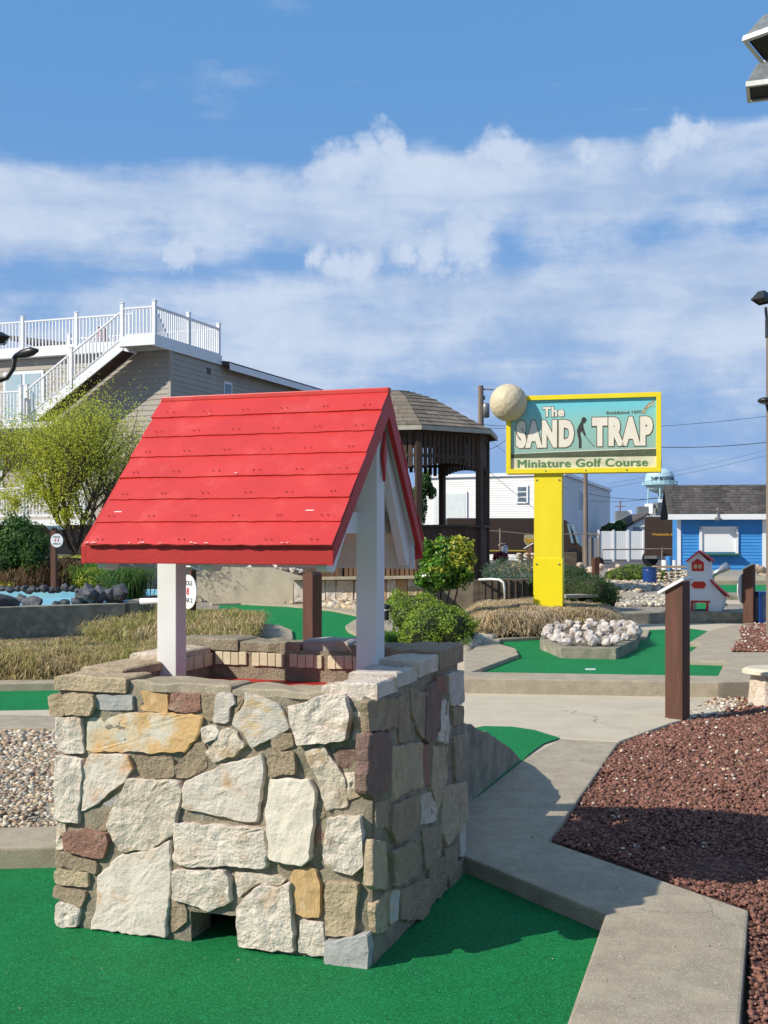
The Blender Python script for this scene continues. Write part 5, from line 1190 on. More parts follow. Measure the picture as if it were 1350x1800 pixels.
for i, (px, py, rw) in enumerate([(897, 999, .5), (955, 1003, .3)]):
    P_, N_ = leaf_shell([(tuple(P(px, py, 25)), (rw, .4, .16))], 900); link('ground_cover', leaves('ground_cover', P_, .06, .3, nrm=N_), M_dry, kind='stuff')

# ------------------------------------------------------------------ shrubs
def E(px, py, Y, rx, ry, rz): p = P(px, py, Y); return (tuple(p), (rx/F*Y, ry, rz/F*Y))
shrub('evergreen_shrub', 'round glossy green and yellow leaved shrub in front of the gazebo', 'shrub',
      [E(785, 985, 17.2, 38, .32, 42), E(765, 1010, 17.0, 32, .3, 32), E(800, 1000, 17.2, 34, .3, 38), E(750, 968, 17.1, 14, .15, 24), E(812, 966, 17.3, 20, .2, 24), E(742, 1018, 17, 15, .15, 16)],
      7500, .058, M_lf_gloss, .55, core=.66, rough=2.0, extra=[(M_lf_yel, lambda q: (q[:, 0] > P(752, 0, 17.2).x) & (q[:, 2] > P(0, 1005, 17.2).z) & (NR.uniform(size=len(q)) < np.clip(.2+2.2*np.sin(q[:, 0]*9+1)*np.sin(q[:, 2]*8)+(q[:, 0]-P(785, 0, 17.2).x)*2.5, .06, .85)))],
      stems=[(P(775, 1062, 17.1), P(770, 1015, 17.1)), (P(785, 1064, 17.1), P(790, 1015, 17.1)), (P(797, 1066, 17.1), P(805, 1015, 17.1)), (P(766, 1056, 17.1), P(755, 1015, 17.1))])
shrub('box_hedge', 'clipped green box hedge beside the curving kerb right of the well post', 'hedge',
      [E(768, 1098, 15.0, 62, .5, 40), E(790, 1108, 14.8, 42, .4, 40), E(722, 1070, 16.3, 48, .5, 30), E(748, 1112, 14.7, 46, .35, 36), E(700, 1062, 16.6, 28, .3, 24), E(745, 1078, 15.8, 50, .4, 34), E(812, 1112, 14.9, 28, .3, 36), E(715, 1088, 15.6, 30, .3, 26)], 21000, .034, M_lf_box, .5, core=.78, zmin=.17, rough=2.2)
shrub('clipped_hedge', 'dark rounded clipped hedge behind the bench and yellow pole', 'hedge',
      [E(1020, 1040, 20.0, 66, .6, 32), E(1058, 1050, 19.7, 30, .45, 28), E(985, 1030, 20.6, 55, .5, 30), E(1000, 1012, 21.5, 40, .5, 18), E(1040, 1045, 19.5, 35, .4, 34)], 14000, .04, M_lf_hedge, .5, core=.86, zmin=.3, rough=1.6)
shrub('mound_shrub', 'low wide bright green mound shrub behind the blue barrel', 'shrub',
      [E(1118, 1014, 33, 47, .9, 22), E(1090, 1016, 32.6, 25, .7, 15), E(1148, 1016, 32.8, 22, .7, 16)], 8000, .07, M_lf_mound, .45, core=.88, zmin=.33, rough=1.5)
shrub('dark_shrub', 'tall dark green shrub left of the hole 11 sign', 'shrub',
      [E(38, 955, 21, 42, .5, 42), E(20, 985, 21, 35, .5, 30), E(62, 975, 20.8, 26, .4, 40), E(30, 930, 21.2, 26, .4, 30), E(-25, 950, 21, 35, .4, 45)], 13000, .06, M_lf_dark, .5, core=.66, zmin=.5, rough=2.2)
shrub('dark_shrub', 'dark hedge bush beside the small grey house far away', 'shrub', [E(1075, 932, 78, 18, 1, 12), E(1062, 938, 78, 10, 1, 10), E(1090, 925, 79, 12, 1, 10)], 1800, .22, M_lf_hedge, .5, core=.9)
shrub('red_shrub', 'small dark red shrub right of the gazebo post', 'shrub', [E(880, 980, 30, 14, .3, 10)], 700, .07, leafm('red_leaf', (.30, .03, .04), (.2, .02, .03)), .5)
shrub('red_shrub', 'dark maroon bush behind the white rocks and brown stake', 'shrub', [E(1052, 988, 40, 9, .3, 9)], 500, .07, leafm('maroon_leaf', (.06, .02, .02), (.04, .015, .02)), .5)
for px, py, r in [(225, 1022, 26), (150, 1010, 20), (175, 1015, 18)]:
    c = G(px, py+30, .35) if False else P(px, py+26, 19 if px > 200 else 21)
    pts = np.column_stack([NR.normal(c.x, .12, 900), NR.normal(c.y, .15, 900), np.full(900, c.z-.05)])
    o = link('grass_clump', grass_mesh('grass_clump', pts, NR.uniform(.3, .62, 900), None, .008, .6, .7), M_grn if px < 200 else leafm('deep_grass', (.08, .15, .03), (.06, .12, .02)))
    o['label'] = {225: 'tall dark green grass clump left of the stucco wall', 150: 'bright green grass tuft behind the dark slate rocks', 175: 'bright green grass tuft nearer the stucco wall'}[px]; o['category'] = 'grass clump'
solo('terrace', MB().prism([tuple(P(-400, 1000, 18.5)[:2]), tuple(P(240, 1000, 18.8)[:2]), tuple(P(250, 1000, 27)[:2]), tuple(P(-400, 1000, 27)[:2])], 0, .50), M_soil, kind='structure')
solo('terrace', MB().prism([tuple(P(-400, 1000, 24)[:2]), tuple(P(160, 1000, 24)[:2]), tuple(P(160, 1000, 34)[:2]), tuple(P(-400, 1000, 34)[:2])], 0, .75), M_soil, kind='structure')
tw2 = thing('timber_wall', 'short timber wall behind the dry brown plants below the hole 11 sign', 'wall', P(128, 1012, 22))
for i in range(4): part('timber', MB().box(P(128, 1012, 22)+Vector((0, 0, -.10+i*.125)), (.85, .2, .12)), M_tie, tw2, bevel=.006)
part('capping', MB().box(P(128, 992, 22)+Vector((.1, 0, .03)), (1.15, .25, .05)), M_conc, tw2)
P_, N_ = leaf_shell([E(95, 1012, 20.8, 50, .3, 22), E(40, 1025, 20.6, 50, .3, 16), E(118, 1003, 21, 20, .3, 16)], 3500)
o = link('dry_plants', grass_mesh('dry_plants', P_-np.array([0, 0, .12]), NR.uniform(.12, .32, len(P_)), None, .007, .4, .6), leafm('dry_brown', (.24, .15, .08), (.17, .10, .055)), kind='stuff'); o['label'] = 'brown dried plants behind the pool rocks'
P_, N_ = leaf_shell([E(165, 1020, 20.8, 45, .4, 22), E(130, 985, 23, 40, .3, 8), E(20, 1030, 20.6, 30, .3, 12)], 5000)
o = link('ground_cover', leaves('ground_cover', P_, .05, .4, nrm=N_), M_lf_light, kind='stuff'); o['label'] = 'light green ground cover behind the slate rocks'

# ------------------------------------------------------------------ young trees
def tree(name, label, base, segs, m_leaf, nleaf, lsize, seed, spread=(.5, .5, .5), hgt=4.2, trunks=3, group=None, up=1.0, wide=.62):
    rr = random.Random(seed); t = thing(name, label, 'tree', base, group=group); mb = MB(); tips = []
    def grow(p, d, L_, r, lv):
        pts = [p]; q = p.copy(); dd = d.copy(); n = 4
        for i in range(n):
            dd = (dd+Vector((rr.gauss(0, .10), rr.gauss(0, .10), rr.gauss(0, .06)+.03*up))).normalized(); q = q+dd*L_/n; pts.append(q.copy())
        mb.tube(pts, [r*(1-.12*i) for i in range(len(pts))], 5 if lv < 2 else 3, cap=False)
        if lv >= 2: tips.extend(pts[1:])
        if lv < 4:
            for k in range(rr.choice([3, 4, 4]) if lv < 3 else 3):
                f = rr.uniform(.35, 1); b = pts[0].lerp(pts[-1], f) if lv else pts[max(1, int(f*n))]
                ax = Vector((rr.gauss(0, 1), rr.gauss(0, 1), rr.gauss(0, .35))).normalized()
                grow(b, (dd*.9+ax*.75+Vector((0, 0, .25*up))).normalized(), L_*rr.uniform(.50, .72), r*.5, lv+1)
    for k in range(trunks):
        a = rr.uniform(0, 6.3); grow(Vector(base)+Vector((rr.uniform(-.1, .1), rr.uniform(-.1, .1), -.1)), Vector((math.cos(a)*wide, math.sin(a)*.3, 1)).normalized(), hgt*.46, .055, 0)
    part('trunk', mb, M_bark, t)
    T = np.array([p[:] for p in tips]); idx = NR.randint(0, len(T), nleaf); pts = T[idx]+NR.normal(size=(nleaf, 3))*np.array(spread)*.28
    pts = pts[pts[:, 2] > base[2]+.9]
    link('crown', leaves('crown', pts-np.array(base), lsize, .5), m_leaf, t, kind='stuff'); return t
yt = tree('young_tree', 'light green feathery young tree in front of the tan house', P(138, 985, 25), None, M_lf_light, 38000, .046, 5, (.95, .6, .95), 4.4, 9)
P_, N_ = leaf_shell([E(95, 872, 24.5, 60, .6, 34), E(55, 850, 24.6, 40, .5, 40), E(120, 905, 24.4, 38, .5, 22), E(20, 880, 24.6, 40, .5, 34)], 7500, fill=1.4, rough=3)
link('crown', leaves('crown', P_-np.array(yt.location), .05, .5), M_lf_light, yt, kind='stuff')
tree('young_tree', 'light green young tree cut by the left edge of the picture', P(-25, 985, 26), None, M_lf_light, 26000, .046, 9, (.95, .6, .95), 4.1, 6)
shrub('cedar_tree', 'dark cedar tree behind the gazebo beside the white warehouse', 'tree', [E(745, 850, 60, 14, .8, 20), E(735, 890, 60, 16, .8, 40), E(752, 835, 60, 7, .5, 9), E(758, 865, 60, 9, .5, 12)], 3500, .16, M_lf_dark, .5, core=.6)

# ------------------------------------------------------------------ grasses
def hump(cx, cy, rx, ry, z0, z1): return lambda x, y: z0+(z1-z0)*max(0.0, 1-((x-cx)/rx)**2-((y-cy)/ry)**2)**.6
# front left dried hedge
q1 = pxs([(-260, 1196), (300, 1188), (330, 1186), (330, 1152), (240, 1150), (60, 1156), (-260, 1158)], .15)
zf = lambda x, y: .13+.16*min(1, max(0, (y-11.95)/.25))**.5+.07*mnoise.noise(Vector((x*1.7, y*1.7, 0)))
sheet('planting_bed', pxs([(-300, 1165), (330, 1160), (330, 1080), (-300, 1080)], .2), .2, M_corey)
grass_bank('ornamental_grass', 'dried ornamental grass bank behind the left turf strip', q1, zf, 34000, (.05, .13), [M_dry, M_dryg, M_dryg], w=.004, lean=(0, -.6), droop=1.0, spread=1.3)
q2 = pxs([(180, 1150), (300, 1150), (330, 1150), (330, 1088), (260, 1080), (215, 1090), (150, 1130)], .2)
grass_bank('ornamental_grass', 'dried grass clumps beside the concrete pool wall', q2, lambda x, y: .32+.16*mnoise.noise(Vector((x*1.6, y*1.6, 3))), 13000, (.08, .22), [M_dry, M_dryg, M_dryg], w=.005, lean=(0, -1), droop=1, spread=1.1)
g0 = G(385, 1146, .2); g1 = P(455, 1080, 17.5)
q3 = [tuple(G(270, 1152, .2)[:2]), tuple(G(440, 1146, .2)[:2]), tuple(G(463, 1120, .2)[:2]), tuple(G(462, 1100, .2)[:2]), tuple(G(420, 1085, .2)[:2]), tuple(G(300, 1085, .2)[:2])]
c3 = (sum(p[0] for p in q3)/6, sum(p[1] for p in q3)/6)
grass_bank('ornamental_grass', 'dried grass hedge around the hole 8 sign', q3, hump(c3[0]-.1, c3[1]-.5, 1.6, 2.4, .2, .42), 24000, (.06, .15), [M_dry, M_dryg, M_dryg], w=.005, lean=(.3, -1), droop=1, spread=1.1)
# the big straw coloured mound below the sign
q4 = [tuple(G(x, y, .2)[:2]) for x, y in [(815, 1112), (835, 1125), (930, 1122), (1040, 1113), (1093, 1104), (1097, 1094)]]+[tuple(P(1092, 1065, 18.6)[:2]), tuple(P(1040, 1065, 19.6)[:2]), tuple(P(940, 1065, 20.2)[:2]), tuple(P(830, 1065, 20.2)[:2]), tuple(P(800, 1065, 17)[:2])]
def z4(x, y):
    pa = np.array(q4); d = 9.
    for i in range(len(q4)):
        a = pa[i]; b = pa[(i+1) % len(q4)]; ab_ = b-a; t = max(0, min(1, ((x-a[0])*ab_[0]+(y-a[1])*ab_[1])/(ab_@ab_))); c = a+ab_*t; d = min(d, math.hypot(x-c[0], y-c[1]))
    return .20+.24*min(1, d/.30)**.5+.12*min(1, d/1.8)+.02*mnoise.noise(Vector((x*2, y*2, 5)))
grass_bank('ornamental_grass', 'straw coloured mown ornamental grass mound around the yellow sign pole', q4, z4, 60000, (.045, .10), [M_dry, leafm('straw', (.62, .49, .32), (.48, .37, .235), tr=.2)], w=.005, lean=(.4, -.9), droop=1.2, spread=1.5)
# small tufts by the terrace
o = link('grass_tuft', grass_mesh('grass_tuft', np.column_stack([NR.uniform(P(676, 0, 15.4).x, P(712, 0, 15.4).x, 700), NR.normal(15.3, .12, 700), np.full(700, .18)]), NR.uniform(.08, .2, 700), None, .006, .5, .6), M_grn, kind='stuff'); o['label'] = 'bright green grass between kerb and box hedge'

# ------------------------------------------------------------------ pool with slate rocks
pw = thing('pool_wall', 'low grey concrete wall of the painted pool on the left', 'wall', P(100, 1135, 15.4))
A0, A1 = G(-300, 1146, .15), G(220, 1118, .15); d_ = (A1-A0).normalized(); nw = Vector((d_.y, -d_.x, 0)); Lw = (A1-A0).length
part('wall', MB().extrude([(0, 0), (Lw, 0), (Lw, .62), (0, .64)], Vector((A0.x, A0.y, 0)), d_, (0, 0, 1), -nw*.25), M_conc_old, pw, bevel=.01)
part('end_wall', MB().bar(Vector((A1.x-.12, A1.y+.3, .3)), Vector((A1.x-.05, A1.y+3.2, .3)), .25, .60), M_conc_old, pw, bevel=.01)
pool = solo('pool_floor', MB().prism([(A0.x, A0.y+.3), (A1.x-.25, A1.y+.3), (A1.x-.2, A1.y+3.2), (A0.x, A0.y+3.4)], .1, .585), M_pool, kind='structure')
solo('pool_rim', MB().box(((A0.x+A1.x)/2-.3, A1.y+3.1, .55), (abs(A1.x-A0.x)+1.5, .35, .26)).box(((A0.x+A1.x)/2+1.2, A1.y+1.6, .60), (.05, 2.6, .14)), M_pool, kind='structure')
rr = random.Random(5)
def slate(px, py, Y, r, sc, lb='dark grey slate rock on the rim of the blue pool'):
    c = P(px, py, Y); solo('rock', MB().rock(c, r, int(px*7+py), sc, .35), M_rockd, lb, 'rock', 'dark slate rocks around the pool')
slate(12, 1060, 16.2, .30, (1.1, .7, .62)); slate(58, 1058, 16.6, .20, (1.3, .8, .62)); slate(38, 1052, 16.7, .09, (1, 1, 1)); slate(97, 1062, 17, .07, (1, 1, 1)); slate(112, 1062, 17.1, .13, (1.2, .9, .6)); slate(135, 1058, 17.2, .10, (1, 1, 1)); slate(148, 1050, 17.3, .15, (1.2, 1, .8))
for i in range(20):
    px = 146+i*3.6; slate(px, 1050-6*math.sin(i*2.1)-i*.2, 17.4+.5*math.sin(i*1.3), rr.uniform(.08, .17), (1, 1, rr.uniform(.7, 1.3)))
for i in range(15): slate(-30+i*12, 1036+2*math.sin(i*1.9), 19.6, rr.uniform(.08, .12), (1.3, 1, .8), 'dark slate rock along the far rim of the pool')

# ------------------------------------------------------------------ far buildings and vehicles
wh = thing('warehouse', 'white sided flat roofed warehouse behind the gazebo and the sign pole', 'building', P(990, 940, 75)*1.0)
wh.location.z = 0; wh.matrix_world = Matrix.Translation(wh.location)
c0, c1, c2_ = P(738, 940, 79), P(990, 940, 75), P(1072, 940, 103)
ztop = H+110/F*75; c3_ = c0+(c2_-c1)
part('wall', MB().prism([tuple(c[:2]) for c in (c0, c1, c2_, c3_)], 0, ztop-.12), M_wside, wh)
for nm, A, B in (('siding', c0, c1), ('siding', c1, c2_)):
    d = Vector((B.x-A.x, B.y-A.y, 0)); L_ = d.length; d.normalize(); o_ = Vector((d.y, -d.x, 0)); mb = MB(); n = 36; chh = (ztop-.12)/n
    for i in range(n):
        a = Vector((A.x, A.y, i*chh)); b = a+d*L_; mb.add([a+o_*.035, b+o_*.035, b+Vector((0, 0, chh))+o_*.015, a+Vector((0, 0, chh))+o_*.015, a+o_*.01, b+o_*.01], [(0, 1, 2, 3), (4, 5, 1, 0)])
    part(nm, mb, M_wside, wh, kind='stuff')
part('roof', MB().prism([tuple(c[:2]) for c in (c0+Vector((-.15, -.15, 0)), c1+Vector((.1, -.2, 0)), c2_+Vector((.2, 0, 0)), c3_)], ztop-.12, ztop+.10), M_vinyl, wh)
part('leader_head', MB().box(c0+Vector((-.1, -.2, ztop-1.0-H+H-c0.z)), (.25, .3, .35)), M_vinyl, wh)
def onwall(A, B, px0, px1, py0, py1, name, m_frame, inner=None, bars=0):
    d = Vector((B.x-A.x, B.y-A.y, 0)).normalized(); o_ = Vector((d.y, -d.x, 0)); h0 = hit(px0, py1, A, o_); h1 = hit(px1, py0, A, o_)
    c = (h0+h1)/2; s_ = (h1-h0); wv = abs(s_.dot(d)); hv = abs(s_.z); e_ = math.atan2(d.y, d.x)
    f = part(name, MB().box(c+o_*.08, (wv, .10, hv), rz=e_), m_frame, wh)
    if inner:
        k = .12
        if bars:
            for j in range(bars): part('pane', MB().box(c+o_*.13+Vector((0, 0, hv*((j+.5)/bars-.5)*(1-.12))), (wv-2*k, .03, hv*.88/bars-.08), rz=e_), inner, f)
        else: part('panel', MB().box(c+o_*.13-Vector((0, 0, .03)), (wv-2*k, .03, hv-2*k), rz=e_), inner, f)
    return f
onwall(c0, c1, 762, 822, 864, 922, 'garage_door', M_vinyl, mat('garage_white', (.62, .66, .66), (.55, .58, .58)))
onwall(c0, c1, 845, 858, 856, 884, 'window', M_vinyl, M_glass, 3); onwall(c0, c1, 908, 929, 853, 885, 'window', M_vinyl, M_glass, 3)
onwall(c1, c2_, 1018, 1026, 864, 892, 'window', M_vinyl, mat('frosted', (.45, .48, .52)))
# brown parcel trucks
tk = thing('delivery_truck', 'dark brown delivery truck behind the yellow sign pole with its cab facing right', 'truck', P(900, 990, 66)); tk.location.z = 0
y_ = 66.; tx = lambda px: (px-675)/F*y_; ztk = H+31/F*y_
part('cargo_box', MB().box(((tx(785)+tx(972))/2, y_+1.1, (ztk+.55)/2), (tx(972)-tx(785), 2.2, ztk-.55)), M_truck, tk, bevel=.06)
part('roof_cap', MB().box(((tx(785)+tx(972))/2, y_+1.1, ztk-.02), (tx(972)-tx(785)-.2, 2.0, .08)), mat('truck_roof', (.30, .28, .26)), tk)
cabp = [(972, 917), (993, 913), (1000, 918), (1019, 957), (1028, 966), (1030, 990), (972, 990)]
part('cab', MB().extrude([(tx(a), H-(b-HZ)/F*y_) for a, b in cabp], (0, y_+.1, 0), X, Y, (0, 2.0, 0)), M_truck, tk, bevel=.05)
for (a, b, c, d) in ((997, 921, 1006, 955), (1005, 921, 1016, 955)):
    part('windscreen', MB().extrude([(tx(a), H-(b-HZ)/F*y_), (tx(a)+.12, H-(b-HZ)/F*y_), (tx(c)+.10, H-(d-HZ)/F*y_), (tx(c)-.03, H-(d-HZ)/F*y_)], (0, y_+.04, 0), X, Y, (0, .08, 0)), mat('sky_glass', (.22, .34, .42), rough=.1, spec=.8), tk)
part('stripe', MB().box(((tx(785)+tx(972))/2, y_-.02, H-(968-HZ)/F*y_), (tx(972)-tx(785)-.1, .03, .07)), mat('gold_stripe', (.50, .36, .05)), tk)
sh = [(921, 941), (929, 938.5), (940, 941), (940, 952), (937, 958), (930, 963), (924, 957), (921, 951)]
shp = part('shield_emblem', MB().extrude([(tx(a), H-(b-HZ)/F*y_) for a, b in sh], (0, y_-.005, 0), X, Y, (0, -.02, 0)), mat('emblem_tan', (.42, .36, .22)), tk)
text('lettering', 'ups', mat('emblem_gold', (.62, .34, .03)), shp, (tx(922.5), y_-.03, H-(957-HZ)/F*y_)-Vector(tk.location) if False else Vector((tx(922.5), y_-.03, H-(956-HZ)/F*y_))-Vector(tk.location), X, Y, .50, .30, d=.02, bold=.04)
for px in (815, 955, 1008): part('wheel', MB().tube([(tx(px), y_+.0, .45), (tx(px), y_+.3, .45)], .45, 18), M_black, tk)
t2 = thing('delivery_truck', 'dark brown delivery truck parked behind the left side of the blue shack', 'truck', (P(1160, 990, 60).x, 60, 0))
y_ = 60.; ztk = H+34/F*y_
part('cargo_box', MB().box(((tx(1130)+tx(1215))/2, y_+2.5, (ztk+.45)/2), (tx(1215)-tx(1130), 5, ztk-.45)), M_truck, t2, bevel=.05)
part('bumper', MB().box(((tx(1130)+tx(1215))/2, y_-.1, .5), (tx(1215)-tx(1130), .2, .15)), M_lampgrey, t2)
cb = t2.children[0]
text('lettering', 'Worldwide Services', M_gold, cb, Vector((tx(1143), y_-.006, H-(941.5-HZ)/F*y_))-Vector(t2.location), X, Y, 1.55, .125, d=.01, bold=.03)
for px in (1140, 1185): part('wheel', MB().tube([(tx(px), y_+.6, .42), (tx(px), y_+.9, .42)], .42, 16), M_black, t2)
t2.rotation_euler = (0, 0, -.22); t2.location.x += .1
# vinyl fence, chain link gate, pipe rail
vf = thing('vinyl_fence', 'white vinyl privacy fence between the warehouse and the right brown truck', 'fence', P(1090, 985, 72)); y_ = 72.
vf.location.z = 0; ref = None
for i in range(22):
    c = Vector((tx(1052)+i*.13, y_, 1.02+.0*i)); 
    if ref is None: ref = (part('board', MB().box(c, (.122, .04, 1.75)), M_vinyl, vf), c.copy())
    else: dup_part(ref[0], c-ref[1])
for px in (1052, 1078, 1104, 1131): part('post', MB().box((tx(px), y_-.03, 1.0), (.12, .1, 1.95)), M_vinyl, vf)
cg = thing('chain_link_gate', 'grey chain link gate in front of the wooden utility pole', 'gate', P(1038, 990, 52)); cg.location.z = 0; y_ = 52.
mb = MB()
for px in (1025, 1039, 1053): mb.tube([(tx(px), y_, 0), (tx(px), y_, H+2/F*y_)], .035, 6)
mb.tube([(tx(1025), y_, H+2/F*y_), (tx(1053), y_, H+2/F*y_)], .03, 6); part('gate_frame', mb, M_utilw, cg)
part('privacy_mesh', MB().box((tx(1039), y_+.03, .75), (.64, .01, 1.5)), mat('gate_mesh', (.26, .27, .29), (.20, .21, .23), scale=40), cg)
pr = thing('pipe_railing', 'thin dark pipe railing along the road left of the blue shack', 'railing', P(1110, 995, 48)); pr.location.z = 0; y_ = 48.
mb = MB().tube([(tx(1059), y_, .1), (tx(1059), y_, H-(966-HZ)/F*y_), (tx(1190), y_, H-(965-HZ)/F*y_)], .035, 6)
mb.tube([(tx(1164), y_, .1), (tx(1164), y_, H-(962-HZ)/F*y_)], .04, 6); part('pipe', mb, M_utilw, pr)
pr2 = thing('pipe_railing', 'thin pale pipe railing in front of the left brown truck', 'railing', P(900, 995, 45)); pr2.location.z = 0; y_ = 45.
mb = MB().tube([(tx(830), y_, H-(932-HZ)/F*y_), (tx(878), y_, H-(934-HZ)/F*y_), (tx(940), y_, H-(940-HZ)/F*y_), (tx(1052), y_, H-(938-HZ)/F*y_)], .02, 5)
mb.tube([(tx(879), y_, .2), (tx(879), y_, H-(929-HZ)/F*y_)], .035, 6); mb.tube([(tx(940), y_, .2), (tx(940), y_, H-(938-HZ)/F*y_)], .035, 6); part('pipe', mb, M_utilw, pr2)
# small far houses, ac box
y_ = 88.; hs_ = thing('small_house', 'small grey gabled house far behind the white fence', 'house', (tx(1120), y_, 0))
part('wall', MB().extrude([(tx(1100), 0), (tx(1160), 0), (tx(1160), H-(906-HZ)/F*y_), (tx(1138), H-(908-HZ)/F*y_), (tx(1100), H-(928-HZ)/F*y_)], (0, y_, 0), X, Y, (0, 6, 0)), M_wside, hs_)
part('roof', MB().bar((tx(1096), y_+3, H-(927-HZ)/F*y_), (tx(1140), y_+3, H-(903-HZ)/F*y_), 6.4, .14), M_shingj, hs_)
part('window', MB().box((tx(1126), y_-.02, H-(932-HZ)/F*y_), (1.1, .06, .5)), M_glass, hs_)
y_ = 110.; h2_ = thing('rooftop_building', 'white flat roofed building far away with a grey rooftop box', 'building', (tx(1110), y_, 0))
part('wall', MB().box(((tx(1072)+tx(1140))/2, y_+4, (H+24/F*y_)/2), (tx(1140)-tx(1072), 8, H+24/F*y_)), M_wside, h2_)
part('air_unit', MB().box((tx(1100), y_+2, H-(908-HZ)/F*y_), (1.15, 1, 1.1)), M_lampgrey, h2_); part('chimney', MB().box((tx(1115), y_+2, H-(906-HZ)/F*y_), (.32, .4, 1.1)), M_vinyl, h2_)
y_ = 140.; h3_ = thing('far_building', 'cluster of pale rooftops at the foot of the water tower', 'building', (tx(1155), y_, 0))
part('wall', MB().box(((tx(1125)+tx(1185))/2, y_+3, 2.0), (tx(1185)-tx(1125), 6, 4.0)), M_wside, h3_)
for i, (px, py, w) in enumerate([(1132, 893, 1.2), (1146, 888, 1.0), (1160, 886, 1.3), (1172, 880, .9), (1154, 896, 1.4)]): part('roof_vent', MB().box((tx(px), y_+1, H-(py-HZ)/F*y_-.4), (w, 1, 1.2), rz=i), M_vinyl if i % 2 else M_lampgrey, h3_)
# water tower
y_ = 400.; wt = thing('water_tower', 'pale blue water tower on legs with lettering behind the blue shack', 'water tower', (tx(1160), y_, 0)); zc = H-(845-HZ)/F*y_
tank = part('tank', MB().lathe((tx(1160), y_, zc), [(0, 4.3), (2.2, 4.1), (3.9, 3.2), (4.75, 1.9), (5.0, 0.6), (5.0, -1.2), (4.3, -2.8), (2.6, -3.9), (.9, -4.4), (0, -4.5)], 32), M_tank, wt, smooth=True)
part('balcony', MB().lathe((tx(1160), y_, zc-1.5), [(5.0, 0), (5.9, 0), (5.9, .2), (5.0, .2)], 32), M_tank, wt)
mb = MB()
for i in range(24):
    a = i*math.pi/12; mb.tube([(tx(1160)+5.85*math.cos(a), y_+5.85*math.sin(a), zc-1.5), (tx(1160)+5.85*math.cos(a), y_+5.85*math.sin(a), zc-.3)], .10, 4)
mb.tube([(tx(1160)+5.85*math.cos(i*math.pi/12), y_+5.85*math.sin(i*math.pi/12), zc-.3) for i in range(25)], .10, 4); part('handrail', mb, M_tank, wt)
for i in range(6):
    a = i*math.pi/3+.3; part('leg', MB().tube([(tx(1160)+4.4*math.cos(a), y_+4.4*math.sin(a), zc-1.8), (tx(1160)+5.0*math.cos(a), y_+5.0*math.sin(a), 0)], .26, 8), M_tank, wt)
part('riser', MB().tube([(tx(1160), y_, zc-4), (tx(1160), y_, 0)], .7, 10), M_tank, wt)
part('mast', MB().tube([(tx(1163), y_, zc+4), (tx(1163), y_, zc+7.5)], .10, 5), M_lampgrey, wt)
lt_ = text('lettering', 'SHIP BOTTOM', M_letter, tank, Vector((0, 0, 0)), X, Y, 9.4, 1.45, d=.05, bold=.02)
co = np.empty(len(lt_.data.vertices)*3); lt_.data.vertices.foreach_get('co', co); co = co.reshape(-1, 3)
th = (co[:, 0]-4.7)/5.05*.92; zz = co[:, 2]; wx = 5.06+co[:, 1]*0
out_ = np.column_stack([np.sin(th)*wx, -np.cos(th)*(wx+co[:, 1]*-1), zz+zc-.2]); lt_.data.vertices.foreach_set('co', out_.astype(np.float32).ravel()); lt_.data.update()
# utility poles and wires
y_ = 50.; up1 = thing('utility_pole', 'wooden utility pole rising behind the course sign', 'utility pole', (tx(1030), y_, 0)); part('shaft', MB().tube([(tx(1030), y_, 0), (tx(1029), y_, 4.6)], [.11, .09], 10), M_utilw, up1)
y_ = 55.; up2 = thing('utility_pole', 'wooden utility pole with a transformer between the gazebo and the sign', 'utility pole', (tx(846), y_, 0))
zp = lambda py: H-(py-HZ)/F*y_
part('shaft', MB().tube([(tx(847), y_, 0), (tx(845), y_, zp(678))], [.16, .13], 10), M_utilw, up2)
part('transformer', MB().lathe((tx(854), y_-.05, zp(735)), [(0, 0), (.17, .03), (.17, .62), (.12, .70), (0, .72)], 14), M_lampgrey, up2, smooth=True)
part('insulator', MB().lathe((tx(851), y_, zp(703)), [(0, 0), (.04, 0), (.06, .12), (.03, .2), (0, .2)], 8), M_lampgrey, up2); part('cross_arm', MB().bar((tx(846), y_, zp(684)), (tx(866), y_, zp(685)), .06, .06), M_utilw, up2)
WL = ['upper dark cable running right from behind the course sign', 'thicker dark cable running right from the lower edge of the course sign', 'short cable between the transformer pole and the course sign', 'cable sagging from the gazebo roof towards the warehouse', 'thin cable slanting down from the transformer pole behind the sign', 'short cable between the transformer and the golf ball', 'top cable from the cross arm towards the golf ball', 'looping cable between the gazebo eave and the sign edge', 'cable strung flat across the legs of the water tower', 'cable rising to the right across the water tower legs', 'faint cable rising from the water tower over the blue shack', 'faintest cable rising to the upper right behind the water tower']
def wire(label, a, b, sag, r=.012, Ya=55., Yb=55.):
    A, B = P(a[0], a[1], Ya), P(b[0], b[1], Yb); pts = [A.lerp(B, t/12)-Vector((0, 0, sag*4*(t/12)*(1-t/12))) for t in range(13)]
    solo('power_line', MB().tube(pts, r, 4), M_wire, label, 'cable', 'power lines across the sky')
for k, (a, b, sg, r) in enumerate([((848, 752), (1360, 730), .3, .010), ((1160, 786), (1360, 776), .1, .016), ((846, 745), (895, 748), .05, .012), ((800, 775), (960, 910), .1, .010), ((846, 762), (1000, 860), .2, .008), ((855, 710), (895, 700), .02, .012), ((866, 685), (900, 683), .02, .012), ((850, 790), (892, 770), .15, .012), ((1035, 868), (1190, 872), .2, .012), ((1035, 880), (1190, 866), .2, .010), ((1040, 862), (1350, 800), .1, .006), ((1070, 850), (1350, 790), .1, .005)]):
    wire(WL[k], a, b, sg, r)
